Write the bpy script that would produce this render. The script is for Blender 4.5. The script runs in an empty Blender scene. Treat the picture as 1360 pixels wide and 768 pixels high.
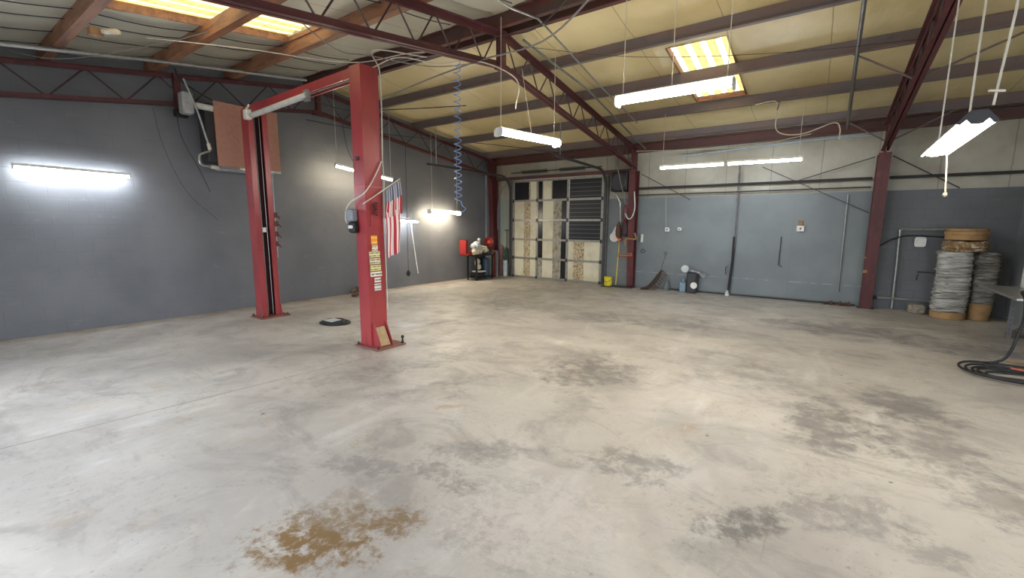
import bpy, math, random
from mathutils import Vector, Matrix
random.seed(7)
SC = bpy.context.scene
C = SC.collection
PI = math.pi

# ------------------------------------------------------------------ camera, world, exposure
cd = bpy.data.cameras.new('camera')
cam = bpy.data.objects.new('camera', cd)
C.objects.link(cam)
SC.camera = cam
cd.sensor_fit = 'HORIZONTAL'; cd.sensor_width = 36.0
cd.lens = 578.92 / 1360 * 36.0
cd.clip_start = 0.02; cd.clip_end = 300
_r = Vector((0.81760807, 0.57575175, 0.00519377))
_u = Vector((-0.08826571, 0.11641948, 0.98927027))
_f = Vector((-0.56896943, 0.80929379, -0.14600464))
_m = Matrix((_r, _u, -_f)).transposed().to_4x4()
_m.translation = (0, 0, 1.65)
cam.matrix_world = _m

W = bpy.data.worlds.new('world'); SC.world = W; W.use_nodes = True
bg = W.node_tree.nodes['Background']
bg.inputs[0].default_value = (0.82, 0.91, 1.04, 1)
bg.inputs[1].default_value = 3.4
SC.view_settings.view_transform = 'Standard'
SC.view_settings.look = 'None'
SC.view_settings.gamma = 1.0
SC.view_settings.use_curve_mapping = False
SC.view_settings.exposure = 0.62
TUBE = 2.2          # common factor on every fluorescent tube
SUN = bpy.data.lights.new('sun', 'SUN'); SUN.energy = 2.5; SUN.angle = 0.2; SUN.color = (1, .93, .82)
so = bpy.data.objects.new('sun', SUN); C.objects.link(so)
so.rotation_euler = (math.radians(-24), math.radians(-10), 0); so.location = (0, 4, 9)

# ------------------------------------------------------------------ helpers
def lin(c):
    return tuple(((v/255)/12.92 if v/255 <= .04045 else ((v/255+.055)/1.055)**2.4) for v in c) + (1,)

class N:
    """tiny wrapper for building node trees"""
    def __init__(s, name):
        s.m = bpy.data.materials.new(name); s.m.use_nodes = True
        s.t = s.m.node_tree; s.n = s.t.nodes; s.b = s.n['Principled BSDF']; s.out = s.n['Material Output']
    def new(s, typ, **kw):
        nd = s.n.new(typ)
        for k, v in kw.items(): setattr(nd, k, v)
        return nd
    def link(s, a, b): s.t.links.new(a, b)
    def val(s, sock, v):
        if hasattr(v, 'links') or isinstance(v, bpy.types.NodeSocket): s.link(v, sock)
        else: sock.default_value = v
    def math(s, op, a, b=0.0, c=0.0, clamp=False):
        nd = s.new('ShaderNodeMath', operation=op, use_clamp=clamp)
        s.val(nd.inputs[0], a); s.val(nd.inputs[1], b); s.val(nd.inputs[2], c)
        return nd.outputs[0]
    def mix(s, f, a, b, blend='MIX'):
        nd = s.new('ShaderNodeMix', data_type='RGBA', blend_type=blend)
        s.val(nd.inputs[0], f); s.val(nd.inputs[6], a); s.val(nd.inputs[7], b)
        return nd.outputs[2]
    def noise(s, vec, scale, detail=3, rough=.55, dist=0):
        nd = s.new('ShaderNodeTexNoise'); s.link(vec, nd.inputs['Vector'])
        nd.inputs['Scale'].default_value = scale; nd.inputs['Detail'].default_value = detail
        nd.inputs['Roughness'].default_value = rough; nd.inputs['Distortion'].default_value = dist
        return nd.outputs['Fac']
    def ramp(s, f, lo, hi):
        nd = s.new('ShaderNodeMapRange', interpolation_type='SMOOTHSTEP'); s.val(nd.inputs[0], f)
        nd.inputs[1].default_value = lo; nd.inputs[2].default_value = hi
        return nd.outputs[0]
    def pos(s):
        return s.new('ShaderNodeNewGeometry').outputs['Position']
    def obj(s):
        return s.new('ShaderNodeTexCoord').outputs['Object']
    def sep(s, v):
        nd = s.new('ShaderNodeSeparateXYZ'); s.link(v, nd.inputs[0]); return nd.outputs
    def scale(s, v, sc, loc=(0, 0, 0), rot=(0, 0, 0)):
        nd = s.new('ShaderNodeMapping'); s.link(v, nd.inputs[0]); nd.inputs['Scale'].default_value = sc
        nd.inputs['Location'].default_value = loc; nd.inputs['Rotation'].default_value = rot
        return nd.outputs[0]
    def bump(s, h, dist, strength=1.0):
        nd = s.new('ShaderNodeBump'); s.link(h, nd.inputs['Height']); nd.inputs['Distance'].default_value = dist
        nd.inputs['Strength'].default_value = strength
        s.link(nd.outputs[0], s.b.inputs['Normal'])
    def col(s, c): s.val(s.b.inputs['Base Color'], c)
    def rough(s, r): s.val(s.b.inputs['Roughness'], r)

def plain(name, c, rough=.6, metal=0.0, var=.07, scale=14, c2=None):
    """solid colour with a little uneven wear"""
    k = N(name); p = k.obj()
    f = k.noise(p, scale, 4)
    a = lin(c); d = lin(c2) if c2 else tuple(v*(1-var*2.5) for v in a[:3]) + (1,)
    k.col(k.mix(k.ramp(f, .42, .68), a, d)); k.rough(rough)
    k.b.inputs['Metallic'].default_value = metal
    return k.m

def emit(name, c, strength):
    k = N(name); k.b.inputs['Base Color'].default_value = (0.9, 0.9, 0.9, 1)
    k.b.inputs['Emission Color'].default_value = c + (1,); k.b.inputs['Emission Strength'].default_value = strength * TUBE
    return k.m

class MB:
    def __init__(s): s.v = []; s.f = []; s.uv = None
    def add(s, vs, fs):
        o = len(s.v); s.v += [Vector(v) for v in vs]; s.f += [tuple(i+o for i in f) for f in fs]
    def box(s, x0, x1, y0, y1, z0, z1):
        s.add([(x0,y0,z0),(x1,y0,z0),(x1,y1,z0),(x0,y1,z0),(x0,y0,z1),(x1,y0,z1),(x1,y1,z1),(x0,y1,z1)],
              [(0,3,2,1),(4,5,6,7),(0,1,5,4),(1,2,6,5),(2,3,7,6),(3,0,4,7)]); return s
    def bbox(s, x0, x1, y0, y1, z0, z1, b=.01):
        """box with chamfered vertical and top edges"""
        ring = lambda i, z: [(x0+i+b,y0+i,z),(x1-i-b,y0+i,z),(x1-i,y0+i+b,z),(x1-i,y1-i-b,z),(x1-i-b,y1-i,z),(x0+i+b,y1-i,z),(x0+i,y1-i-b,z),(x0+i,y0+i+b,z)]
        rs = [ring(b,z0), ring(0,z0+b), ring(0,z1-b), ring(b,z1)]
        vs = [p for r in rs for p in r]; fs = [tuple(range(7,-1,-1)), tuple(range(24,32))]
        for k in range(3):
            for i in range(8):
                j = (i+1) % 8; fs.append((k*8+i, k*8+j, k*8+8+j, k*8+8+i))
        s.add(vs, fs); return s
    def frame(s, a, b, up=(0,0,1)):
        a = Vector(a); b = Vector(b); d = (b-a).normalized(); u = Vector(up)
        if abs(d.dot(u)) > .98: u = Vector((0,1,0))
        r = d.cross(u).normalized(); u = r.cross(d).normalized(); return a, b, r, u
    def prism(s, a, b, prof, up=(0,0,1)):
        """extrude closed 2D profile (right, up) from a to b"""
        a, b, r, u = s.frame(a, b, up); n = len(prof)
        vs = [a + r*p[0] + u*p[1] for p in prof] + [b + r*p[0] + u*p[1] for p in prof]
        fs = [tuple(range(n)), tuple(range(2*n-1, n-1, -1))] + [(i, i+n, (i+1)%n+n, (i+1)%n) for i in range(n)]
        s.add(vs, fs); return s
    def bar(s, a, b, w, h, up=(0,0,1)):
        return s.prism(a, b, [(-w/2,-h/2),(w/2,-h/2),(w/2,h/2),(-w/2,h/2)], up)
    def tube(s, pts, r, n=8, cap=True):
        pts = [Vector(p) for p in pts]; m = len(pts)
        rr = r if isinstance(r, (list, tuple)) else [r]*m
        d0 = (pts[1]-pts[0]).normalized(); u = Vector((0,0,1)) if abs(d0.z) < .9 else Vector((1,0,0))
        u = (u - d0*u.dot(d0)).normalized(); vs = []
        for i, p in enumerate(pts):
            d = (pts[min(i+1,m-1)] - pts[max(i-1,0)])
            d = d.normalized() if d.length > 1e-9 else d0
            u = (u - d*u.dot(d)); u = u.normalized() if u.length > 1e-6 else Vector((1,0,0)); w = d.cross(u)
            for k in range(n):
                t = 2*PI*k/n; vs.append(p + (u*math.cos(t) + w*math.sin(t))*rr[i])
        fs = [(i*n+k, i*n+(k+1)%n, (i+1)*n+(k+1)%n, (i+1)*n+k) for i in range(m-1) for k in range(n)]
        if cap: fs += [tuple(range(n-1,-1,-1)), tuple(range((m-1)*n, m*n))]
        s.add(vs, fs); return s
    def lathe(s, c, prof, n=24, axis=(0,0,1), jit=0, seed=0):
        """prof: list of (radius, height) along axis from c"""
        c = Vector(c); ax = Vector(axis).normalized(); q = Vector((0,0,1)).rotation_difference(ax); rnd = random.Random(seed); vs = []
        for (r, h) in prof:
            for k in range(n):
                t = 2*PI*k/n; rr = r*(1+jit*(rnd.random()-.5)); vs.append(c + q @ Vector((rr*math.cos(t), rr*math.sin(t), h)))
        m = len(prof)
        fs = [(i*n+k, i*n+(k+1)%n, (i+1)*n+(k+1)%n, (i+1)*n+k) for i in range(m-1) for k in range(n)]
        fs += [tuple(range(n-1,-1,-1)), tuple(range((m-1)*n, m*n))]
        s.add(vs, fs); return s
    def poly(s, pts, th, nrm):
        """flat outline given its own thickness"""
        pts = [Vector(p) for p in pts]; n = len(pts); d = Vector(nrm).normalized()*th
        s.add(pts + [p+d for p in pts], [tuple(range(n-1,-1,-1)), tuple(range(n,2*n))] + [(i,(i+1)%n,(i+1)%n+n,i+n) for i in range(n)]); return s
    def build(s, name, mat, parent=None, smooth=False, origin=None):
        me = bpy.data.meshes.new(name)
        if parent is not None: org = base_of(parent)
        elif origin is not None: org = Vector(origin)
        else:
            lo = [min(v[i] for v in s.v) for i in range(3)]; hi = [max(v[i] for v in s.v) for i in range(3)]
            org = Vector(((lo[0]+hi[0])/2, (lo[1]+hi[1])/2, lo[2]))
        me.from_pydata([tuple(v-org) for v in s.v], [], s.f)
        me.materials.append(mat)
        import bmesh
        bm = bmesh.new(); bm.from_mesh(me); bmesh.ops.recalc_face_normals(bm, faces=bm.faces[:]); bm.to_mesh(me); bm.free()
        if smooth:
            for p in me.polygons: p.use_smooth = True
            me.set_sharp_from_angle(angle=math.radians(40))
        o = bpy.data.objects.new(name, me); C.objects.link(o)
        if parent is not None: o.parent = parent
        else: o.location = org
        return o

def base_of(o):
    v = Vector((0,0,0))
    while o is not None: v = v + Vector(o.location); o = o.parent
    return v
def tag(o, label, cat, group=None, kind=None):
    o['label'] = label; o['category'] = cat
    if group: o['group'] = group
    if kind: o['kind'] = kind
    return o
def thing(name, label, cat, loc, group=None):
    o = bpy.data.objects.new(name, None); C.objects.link(o); o.location = loc; o.empty_display_size = .1
    return tag(o, label, cat, group)
def struct(o):
    o['kind'] = 'structure'; return o
def plabel(o, l): o['label'] = l; return o
def spline(pts, k=6):
    """Catmull-Rom through the points"""
    P = [Vector(p) for p in pts]; P = [P[0]*2-P[1]] + P + [P[-1]*2-P[-2]]; out = []
    for i in range(1, len(P)-2):
        for j in range(k):
            t = j/k; a, b, c, d = P[i-1:i+3]
            out.append(.5*((2*b)+(c-a)*t+(2*a-5*b+4*c-d)*t*t+(3*b-a-3*c+d)*t**3))
    out.append(P[-2]); return out
def sag(a, b, s, n=12):
    a = Vector(a); b = Vector(b)
    return [a.lerp(b, i/n) - Vector((0,0,4*s*(i/n)*(1-i/n))) for i in range(n+1)]

# ------------------------------------------------------------------ room numbers
YR = 5.496; YB = 11.5; YF = -0.55; XW = 6.0; SL = .146
XM = -4.081; XRT = .862; XLT = -8.86
ZR = 3.936; DE = .512
def zlow(y): return ZR - .1436*abs(y-YR)          # truss bottom chord
def ztop(y): return ZR + DE - .146*abs(y-YR)      # underside of the purlins
PD = .2
def zroof(y): return ztop(y) + PD
def xwall(y): return -9.34 + .045*(y+.55)         # left wall, a touch out of square

# ------------------------------------------------------------------ materials
def mat_floor():
    k = N('stained concrete'); p = k.pos(); X, Y, Z = k.sep(p)
    base = lin((187, 181, 172)); base2 = lin((163, 157, 150)); pale = lin((208, 205, 200))
    n1 = k.noise(p, .55, 5, .6, .4); n2 = k.noise(p, 2.3, 6, .65, .6); n3 = k.noise(p, 9, 6, .7)
    n4 = k.noise(k.scale(p, (1.2, .45, 1), rot=(0,0,.5)), 1.4, 6, .65, .8)
    c = k.mix(k.ramp(n1, .4, .65), base, base2)
    c = k.mix(k.math('MULTIPLY', k.ramp(n4, .52, .75), .6), c, pale)
    c = k.mix(k.math('MULTIPLY', k.ramp(n2, .55, .78), .4), c, lin((140, 132, 124)))
    c = k.mix(k.math('MULTIPLY', k.ramp(n3, .56, .75), .22), c, lin((120, 112, 104)))
    n5 = k.noise(k.scale(p, (.7, 1.2, 1), rot=(0,0,-.4)), 1.3, 8, .72, 1.2); n6 = k.noise(p, 26, 5, .75); n7 = k.noise(p, .9, 7, .7, 1.5)
    c = k.mix(k.math('MULTIPLY', k.ramp(n5, .48, .64), .5), c, lin((134, 128, 122)))
    c = k.mix(k.math('MULTIPLY', k.ramp(n7, .55, .72), .35), c, lin((168, 146, 116)))
    c = k.mix(k.math('MULTIPLY', k.math('MULTIPLY', k.ramp(n6, .54, .68), k.ramp(n2, .42, .6)), .5), c, lin((108, 100, 92)))
    vd = k.new('ShaderNodeTexVoronoi'); vd.inputs['Scale'].default_value = 2.6; k.link(p, vd.inputs['Vector'])
    dots = k.math('MULTIPLY', k.math('LESS_THAN', vd.outputs['Distance'], k.math('MULTIPLY', k.ramp(n2, .45, .7), .055)), .75)
    c = k.mix(dots, c, lin((84, 74, 66)))
    c = k.mix(k.math('MULTIPLY', k.ramp(k.noise(k.scale(p, (2.2, .7, 1), rot=(0,0,.9)), 7, 7, .8, .4), .55, .7), .3), c, lin((206, 202, 194)))
    # blotches where the photo has them: x, y, half length, half width, turn, colour, amount
    G = (106,102,101); D = (84,80,80); BR = (122,98,66); LB = (160,138,110)
    for (x, y, a, b, r, colr, am, sc) in [
        (-2.03,1.06,.36,.17,.5,BR,1.15,10), (-1.80,1.44,.17,.13,.9,BR,.95,14), (-2.1,1.25,.3,.15,.6,BR,.8,18), (-2.2,1.42,.16,.10,.2,BR,.4,14), (-1.93,2.35,.5,.16,.6,G,.4,9),
        (-2.63,2.78,.14,.06,.9,LB,.8,6), (-1.95,4.4,.62,.42,.9,G,.75,6), (-2.3,4.8,.5,.3,1,G,.55,6),
        (-.92,2.8,.34,.22,.4,G,.65,6), (-.22,2.56,.28,.13,.9,D,.8,8), (.2,4.4,.35,.7,.1,G,.8,4), (.75,5.3,.35,.55,.5,G,.75,4),
        (.85,4.4,.35,.55,-.1,G,.6,4), (1.05,3.7,.3,.4,.3,G,.55,5), (.25,3.0,.4,.22,.5,G,.55,6), (.64,2.87,.2,.12,.4,G,.5,6),
        (-3.2,7.3,.8,.5,.8,G,.6,4), (-2.0,7.5,.9,.55,.6,G,.7,3), (.5,8.6,1.3,.6,0,G,.6,3), (1.9,8.3,.9,.5,.1,G,.7,4),
        (-2.44,1.7,.30,.14,.5,G,.5,12), (-2.0,1.95,.2,.12,.3,G,.55,14), (-1.9,2.3,.3,.16,.5,G,.45,10), (-3.1,3.1,.8,.12,1.1,G,.35,9),
        (-1.35,1.7,.3,.2,.5,(140,130,124),.5,8), (-1.75,1.9,.12,.09,.5,D,.5,16), (-1.2,1.9,.5,.4,.5,(206,196,188),.6,14), (-4.9,7.5,1.2,.5,.2,G,.35,4), (-.7,5.6,.5,.9,.3,G,.4,4), (-3.9,3.3,.3,1.4,-.35,G,.35,6)]:
        vx = k.math('SUBTRACT', X, x); vy = k.math('SUBTRACT', Y, y); cr, sr = math.cos(r), math.sin(r)
        u = k.math('MULTIPLY', k.math('ADD', k.math('MULTIPLY', vx, cr), k.math('MULTIPLY', vy, sr)), 1/a)
        v = k.math('MULTIPLY', k.math('SUBTRACT', k.math('MULTIPLY', vy, cr), k.math('MULTIPLY', vx, sr)), 1/b)
        d = k.math('ADD', k.math('MULTIPLY', u, u), k.math('MULTIPLY', v, v))
        e = k.math('SUBTRACT', 1.15, k.math('MULTIPLY', d, .5))
        f = k.math('ADD', k.math('MULTIPLY', e, .55), k.math('MULTIPLY', k.math('SUBTRACT', k.noise(p, sc, 7, .75, .3), .5), 2.2))
        msk = k.math('MULTIPLY', k.ramp(f, .25, .72), k.math('SUBTRACT', 1.0, k.ramp(d, .6, 3.2)))
        c = k.mix(k.math('MULTIPLY', msk, am*.9), c, lin(colr))
    # saw-cut joint and brown rust line along the foot of the left wall
    j = k.math('ABSOLUTE', k.math('SUBTRACT', X, k.math('ADD', k.math('MULTIPLY', Y, .1), -4.82)))
    jm = k.math('MULTIPLY', k.math('LESS_THAN', j, .007), k.math('LESS_THAN', Y, 3.3))
    c = k.mix(k.math('MULTIPLY', jm, .6), c, lin((92, 78, 66)))
    j2 = k.math('ABSOLUTE', k.math('ADD', X, .15))
    jm2 = k.math('MULTIPLY', k.math('LESS_THAN', j2, .006), k.ramp(n2, .45, .6))
    w = k.math('SUBTRACT', X, k.math('ADD', k.math('MULTIPLY', Y, .045), -9.315))
    c = k.mix(k.math('MULTIPLY', k.math('SUBTRACT', 1.0, k.ramp(w, .0, .55)), k.math('ADD', .25, k.math('MULTIPLY', n2, .6))), c, lin((132, 104, 74)))
    # hairline cracks
    vo = k.new('ShaderNodeTexVoronoi', feature='DISTANCE_TO_EDGE'); vo.inputs['Scale'].default_value = .8
    k.link(k.mix(.12, p, k.noise(p, 3, 4), 'ADD'), vo.inputs['Vector'])
    cm = k.math('MULTIPLY', k.math('LESS_THAN', vo.outputs['Distance'], .0035), k.math('MULTIPLY', k.ramp(n1, .5, .62), k.ramp(X, -2.8, -1.6)))
    c = k.mix(k.math('MULTIPLY', cm, .3), c, lin((120, 104, 92)))
    k.col(c)
    k.rough(k.math('ADD', .34, k.math('MULTIPLY', k.ramp(n2, .35, .7), .34)))
    k.b.inputs['Specular IOR Level'].default_value = .35
    k.bump(k.math('ADD', n3, k.math('MULTIPLY', jm, -4)), .004, .35)
    return k.m

def mat_block(name, c, c2, run='y'):
    k = N(name); p = k.pos(); X, Y, Z = k.sep(p)
    cb = k.new('ShaderNodeCombineXYZ'); k.link(Y if run == 'y' else X, cb.inputs[0]); k.link(Z, cb.inputs[1])
    br = k.new('ShaderNodeTexBrick'); k.link(cb.outputs[0], br.inputs['Vector'])
    br.inputs['Scale'].default_value = 1; br.inputs['Brick Width'].default_value = .4; br.inputs['Row Height'].default_value = .2
    br.inputs['Mortar Size'].default_value = .005; br.inputs['Mortar Smooth'].default_value = .6
    br.inputs['Color1'].default_value = (1,1,1,1); br.inputs['Color2'].default_value = (.9,.9,.9,1); br.inputs['Mortar'].default_value = (0,0,0,1)
    n = k.noise(p, .9, 4); n2 = k.noise(p, 40, 4, .7); n3 = k.noise(k.scale(p, (1, 1, 3)), 3, 5, .7)
    cc = k.mix(k.ramp(n, .35, .7), lin(c), lin(c2))
    cc = k.mix(k.math('MULTIPLY', k.ramp(n3, .6, .75), .25), cc, lin((150, 150, 150)))
    cc = k.mix(k.math('MULTIPLY', br.outputs['Fac'], .07), cc, lin((52, 52, 56)))
    k.col(cc); k.rough(.5)
    k.bump(k.math('ADD', k.math('MULTIPLY', br.outputs['Fac'], -1.0), k.math('MULTIPLY', n2, .5)), .004, .5)
    return k.m

def mat_panelwall():
    k = N('blue grey painted panels'); p = k.pos(); X, Y, Z = k.sep(p)
    n = k.noise(p, 1.1, 5); n2 = k.noise(k.scale(p, (1, 1, .25)), 6, 5, .7); n3 = k.noise(k.scale(p, (1, 1, 6)), 5, 4)
    c = k.mix(k.ramp(n, .35, .7), lin((119, 126, 128)), lin((107, 114, 117)))
    c = k.mix(k.math('MULTIPLY', k.ramp(n2, .62, .78), .3), c, lin((90, 98, 104)))
    # scuffed kick line and joints between the sheets
    k1 = k.math('LESS_THAN', k.math('ABSOLUTE', k.math('SUBTRACT', Z, .42)), .006)
    c = k.mix(k.math('MULTIPLY', k.math('MULTIPLY', k1, k.ramp(n3, .45, .6)), .55), c, lin((190, 196, 196)))
    c = k.mix(k.math('MULTIPLY', k.math('SUBTRACT', 1, k.ramp(Z, .0, .1)), .4), c, lin((84, 80, 72)))
    k2 = k.math('LESS_THAN', k.math('ABSOLUTE', k.math('SUBTRACT', k.math('FRACT', k.math('DIVIDE', k.math('ADD', X, 10.9), 1.22)), .5)), .003)
    c = k.mix(k.math('MULTIPLY', k2, .3), c, lin((80, 88, 94)))
    k.col(c); k.rough(.45); k.bump(k.noise(p, 30, 3), .002, .4)
    return k.m

def mat_insul(name, ca, cb2, seam, run='x', seamcol=(120,104,70), off=0.0):
    """vinyl faced blanket with folded seams"""
    k = N(name); p = k.pos(); X, Y, Z = k.sep(p)
    n = k.noise(p, .7, 4, .6); n2 = k.noise(p, 5, 5, .7, .6)
    c = k.mix(k.ramp(n, .35, .68), lin(ca), lin(cb2))
    c = k.mix(k.math('MULTIPLY', k.ramp(n2, .6, .8), .25), c, lin((134, 118, 84)))
    A = X if run == 'x' else Y
    A = k.math('ADD', A, k.math('MULTIPLY', n2, .03))
    fr = k.math('ABSOLUTE', k.math('SUBTRACT', k.math('FRACT', k.math('DIVIDE', k.math('ADD', A, 30+off), seam)), .5))
    sm = k.math('LESS_THAN', fr, .007/seam)
    c = k.mix(k.math('MULTIPLY', sm, .55), c, lin(seamcol))
    k.col(c); k.rough(.38)
    k.bump(k.math('ADD', k.math('MULTIPLY', k.noise(k.scale(p, (3, .6, 1)), 3, 4, .6, .8), .7), k.math('MULTIPLY', sm, 1.0)), .03, .5)
    return k.m

def mat_rust(name, c, c2, c3, along='x', rough=.55):
    """primed steel with rust streaks"""
    k = N(name); p = k.pos()
    sc = (.6, 5, 5) if along == 'x' else ((5, .6, 5) if along == 'y' else (5, 5, .6))
    n = k.noise(k.scale(p, sc), 2.0, 6, .7, .5); n2 = k.noise(p, 7, 5, .7)
    cc = k.mix(k.ramp(n, .4, .62), lin(c), lin(c2)); cc = k.mix(k.math('MULTIPLY', k.ramp(n2, .55, .72), .6), cc, lin(c3))
    k.col(cc); k.rough(rough); k.bump(n2, .003, .3)
    return k.m

def mat_skylight():
    k = N('yellowed corrugated fibreglass'); p = k.pos(); X, Y, Z = k.sep(p)
    n = k.noise(k.scale(p, (6, 1.2, 1)), 5, 5, .7)
    rib = k.ramp(k.math('ABSOLUTE', k.math('SUBTRACT', k.math('FRACT', k.math('MULTIPLY', X, 4.6)), .5)), .27, .34)
    c = k.mix(k.ramp(n, .4, .62), (.42, .30, .10, 1), (.28, .19, .06, 1)); c = k.mix(k.math('MULTIPLY', rib, .85), c, (.62, .55, .38, 1))
    tr = k.new('ShaderNodeBsdfTranslucent'); k.link(c, tr.inputs[0])
    ms = k.new('ShaderNodeMixShader'); ms.inputs[0].default_value = .12
    k.col(c); k.rough(.5); k.link(tr.outputs[0], ms.inputs[1]); k.link(k.b.outputs[0], ms.inputs[2]); k.link(ms.outputs[0], k.out.inputs[0])
    return k.m

M_FLOOR = mat_floor()
M_CMU = mat_block('grey painted block', (114, 115, 119), (100, 102, 106), 'y')
M_CMUX = mat_block('grey painted block', (104, 106, 110), (92, 95, 99), 'x')
M_PANELW = mat_panelwall()
M_CEIL = mat_insul('cream vinyl insulation', (226, 210, 164), (208, 190, 140), 1.22)
M_CEILN = mat_insul('off white vinyl insulation', (198, 196, 180), (180, 176, 158), .61, seamcol=(60, 52, 46))
M_WALLINS = mat_insul('dull wall insulation', (176, 172, 156), (150, 142, 124), .92, seamcol=(96, 86, 68))
M_PURLIN = mat_rust('grey primed purlin', (106, 98, 100), (116, 96, 90), (84, 76, 80))
M_RUSTP = mat_rust('rust streaked purlin', (150, 104, 74), (112, 76, 60), (176, 124, 84))
M_DARKP = mat_rust('dark red purlin', (92, 52, 46), (74, 56, 54), (110, 66, 50))
M_RED = mat_rust('dark red primer', (92, 46, 48), (74, 38, 41), (116, 72, 70), 'y', .5)
M_REDC = mat_rust('dark red column paint', (92, 40, 40), (76, 32, 33), (114, 66, 60), 'z', .5)
M_WEB = plain('dull steel web', (96, 80, 78), .5, .3)
M_DWEB = plain('dark primed steel web', (70, 50, 50), .55, .1)
M_GALV = plain('galvanised conduit', (168, 170, 168), .35, .7)
M_PIPE = plain('grey steel pipe', (112, 108, 108), .45, .3)
M_CABLE = plain('white cable sheath', (206, 200, 184), .5)
M_BLACK = plain('black rubber', (22, 22, 24), .55)
M_DARK = plain('dark grey metal', (52, 52, 54), .5)
M_WHITE = plain('white enamel', (225, 224, 218), .4)
M_LIFT = N('red lift paint')
def _lift():
    k = M_LIFT; p = k.pos(); n = k.noise(k.scale(p, (1, 1, .3)), 6, 5, .7); n2 = k.noise(p, 45, 3)
    c = k.mix(k.ramp(n, .4, .75), lin((158, 54, 58)), lin((134, 42, 48)))
    c = k.mix(k.math('MULTIPLY', k.ramp(n2, .72, .76), .6), c, lin((205, 160, 150)))
    k.col(c); k.rough(.33); k.b.inputs['Coat Weight'].default_value = .8; k.b.inputs['Coat Roughness'].default_value = .3
_lift(); M_LIFT = M_LIFT.m
M_LIFTIN = plain('dark red channel fill', (58, 20, 22), .45)
M_TAN = plain('salmon tan board', (176, 128, 110), .7, 0, .04)
M_YELLOW = plain('yellow plastic', (222, 206, 40), .5)
M_ORANGE = plain('orange nylon', (214, 92, 36), .6)
M_WOOD = plain('weathered wood', (150, 116, 78), .7)
M_KRAFT = plain('kraft fibre drum', (170, 136, 92), .75, 0, .1, 6)
M_BLUE = plain('blue coil hose', (112, 146, 200), .3)
M_PLAS = plain('milky plastic', (198, 204, 204), .3)
M_BRICKRED = plain('red painted sheet', (150, 42, 40), .45)
M_RAG = plain('cream cloth', (214, 202, 176), .85, 0, .2, 30)
M_STONE = plain('pale stone block', (150, 142, 128), .85, 0, .2, 20)
M_BROWN = plain('brown cloth', (94, 66, 54), .8, 0, .2, 20)
M_BLACKGL = plain('black window film', (24, 25, 30), .25)

# ------------------------------------------------------------------ room shell
b = MB(); b.box(-9.6, XW+.2, YF-.2, 12.0, -.15, 0); struct(b.build('floor', M_FLOOR))
g = N('gravel yard'); g.col(lin((170, 166, 158))); g.rough(.9)
b = MB(); b.box(-60, 60, -60, 60, -.4, -.2); struct(b.build('trim_1', g.m))

def slab_xy(pts, z1):
    pass
# left wall: a prism following the gable
b = MB()
prof = [(YF-.2, -.0), (12.0, 0), (12.0, zroof(12.0)+.05), (YR, zroof(YR)+.05), (YF-.2, zroof(YF-.2)+.05)]
vin = [(xwall(y), y, z) for y, z in prof]; vout = [(xwall(y)-.2, y, z) for y, z in prof]
b.add(vin+vout, [(0,1,2,3,4), (9,8,7,6,5)] + [(i,(i+1)%5,(i+1)%5+5,i+5) for i in range(5)])
struct(b.build('wall_left', M_CMU))
# back wall with the doorway
DX0, DX1, DZ = -8.02, -4.96, 3.0
b = MB(); b.box(DX1, XRT-.05, YB, YB+.2, 0, 2.36); struct(b.build('wall_back', M_PANELW))
b = MB(); b.box(XRT-.05, XW, YB+.05, YB+.25, 0, 2.36); struct(b.build('wall_back', M_CMUX))
k = N('pale green sheet'); p = k.pos(); k.col(k.mix(k.ramp(k.noise(k.scale(p, (9, 9, .6)), 2, 4), .4, .7), lin((164, 172, 160)), lin((146, 154, 144)))); k.rough(.5)
b = MB(); b.box(-9.0, DX0, YB, YB+.2, 0, 2.45); struct(b.build('wall_back', k.m))
b = MB(); zt = zroof(YB)+.05
b.box(-9.0, DX0, YB+.04, YB+.24, 2.45, zt); b.box(DX0, DX1, YB+.04, YB+.24, DZ, zt); b.box(DX1, XW, YB+.06, YB+.26, 2.34, zt)
struct(b.build('wall_back', M_WALLINS))
# partition on the right and the outer right wall with a bay opening for daylight
k = N('light grey paint'); p = k.pos(); k.col(k.mix(k.ramp(k.noise(p, 2, 5), .4, .7), lin((140, 146, 150)), lin((126, 130, 134)))); k.rough(.5)
M_PART = k.m
b = MB(); b.box(2.85, 2.97, 7.6, YB+.05, 0, 2.33); struct(b.build('wall_right', M_PART))
b = MB(); zt = zroof(YF)+.2
b.box(XW, XW+.2, YF-.2, 1.0, 0, 4.0); b.box(XW, XW+.2, 5.6, YB+.2, 0, 3.6); b.box(XW, XW+.2, 1.0, 5.6, 3.3, 4.3)
b.poly([(XW, YF-.2, 3.6), (XW, YR, zroof(YR)), (XW, YB+.2, 3.6)], .2, (1,0,0))
struct(b.build('wall_right', M_CMU))
# wall behind the camera with two open bay doorways
b = MB(); b.box(-9.6, -7.2, YF-.2, YF, 0, zt); b.box(-7.2, -1.3, YF-.2, YF, 3.1, zt); b.box(-1.3, 1.2, YF-.2, YF, 0, zt)
b.box(1.2, 4.8, YF-.2, YF, 3.1, zt); b.box(4.8, XW+.2, YF-.2, YF, 0, zt); struct(b.build('wall_front', M_CMU))

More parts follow.
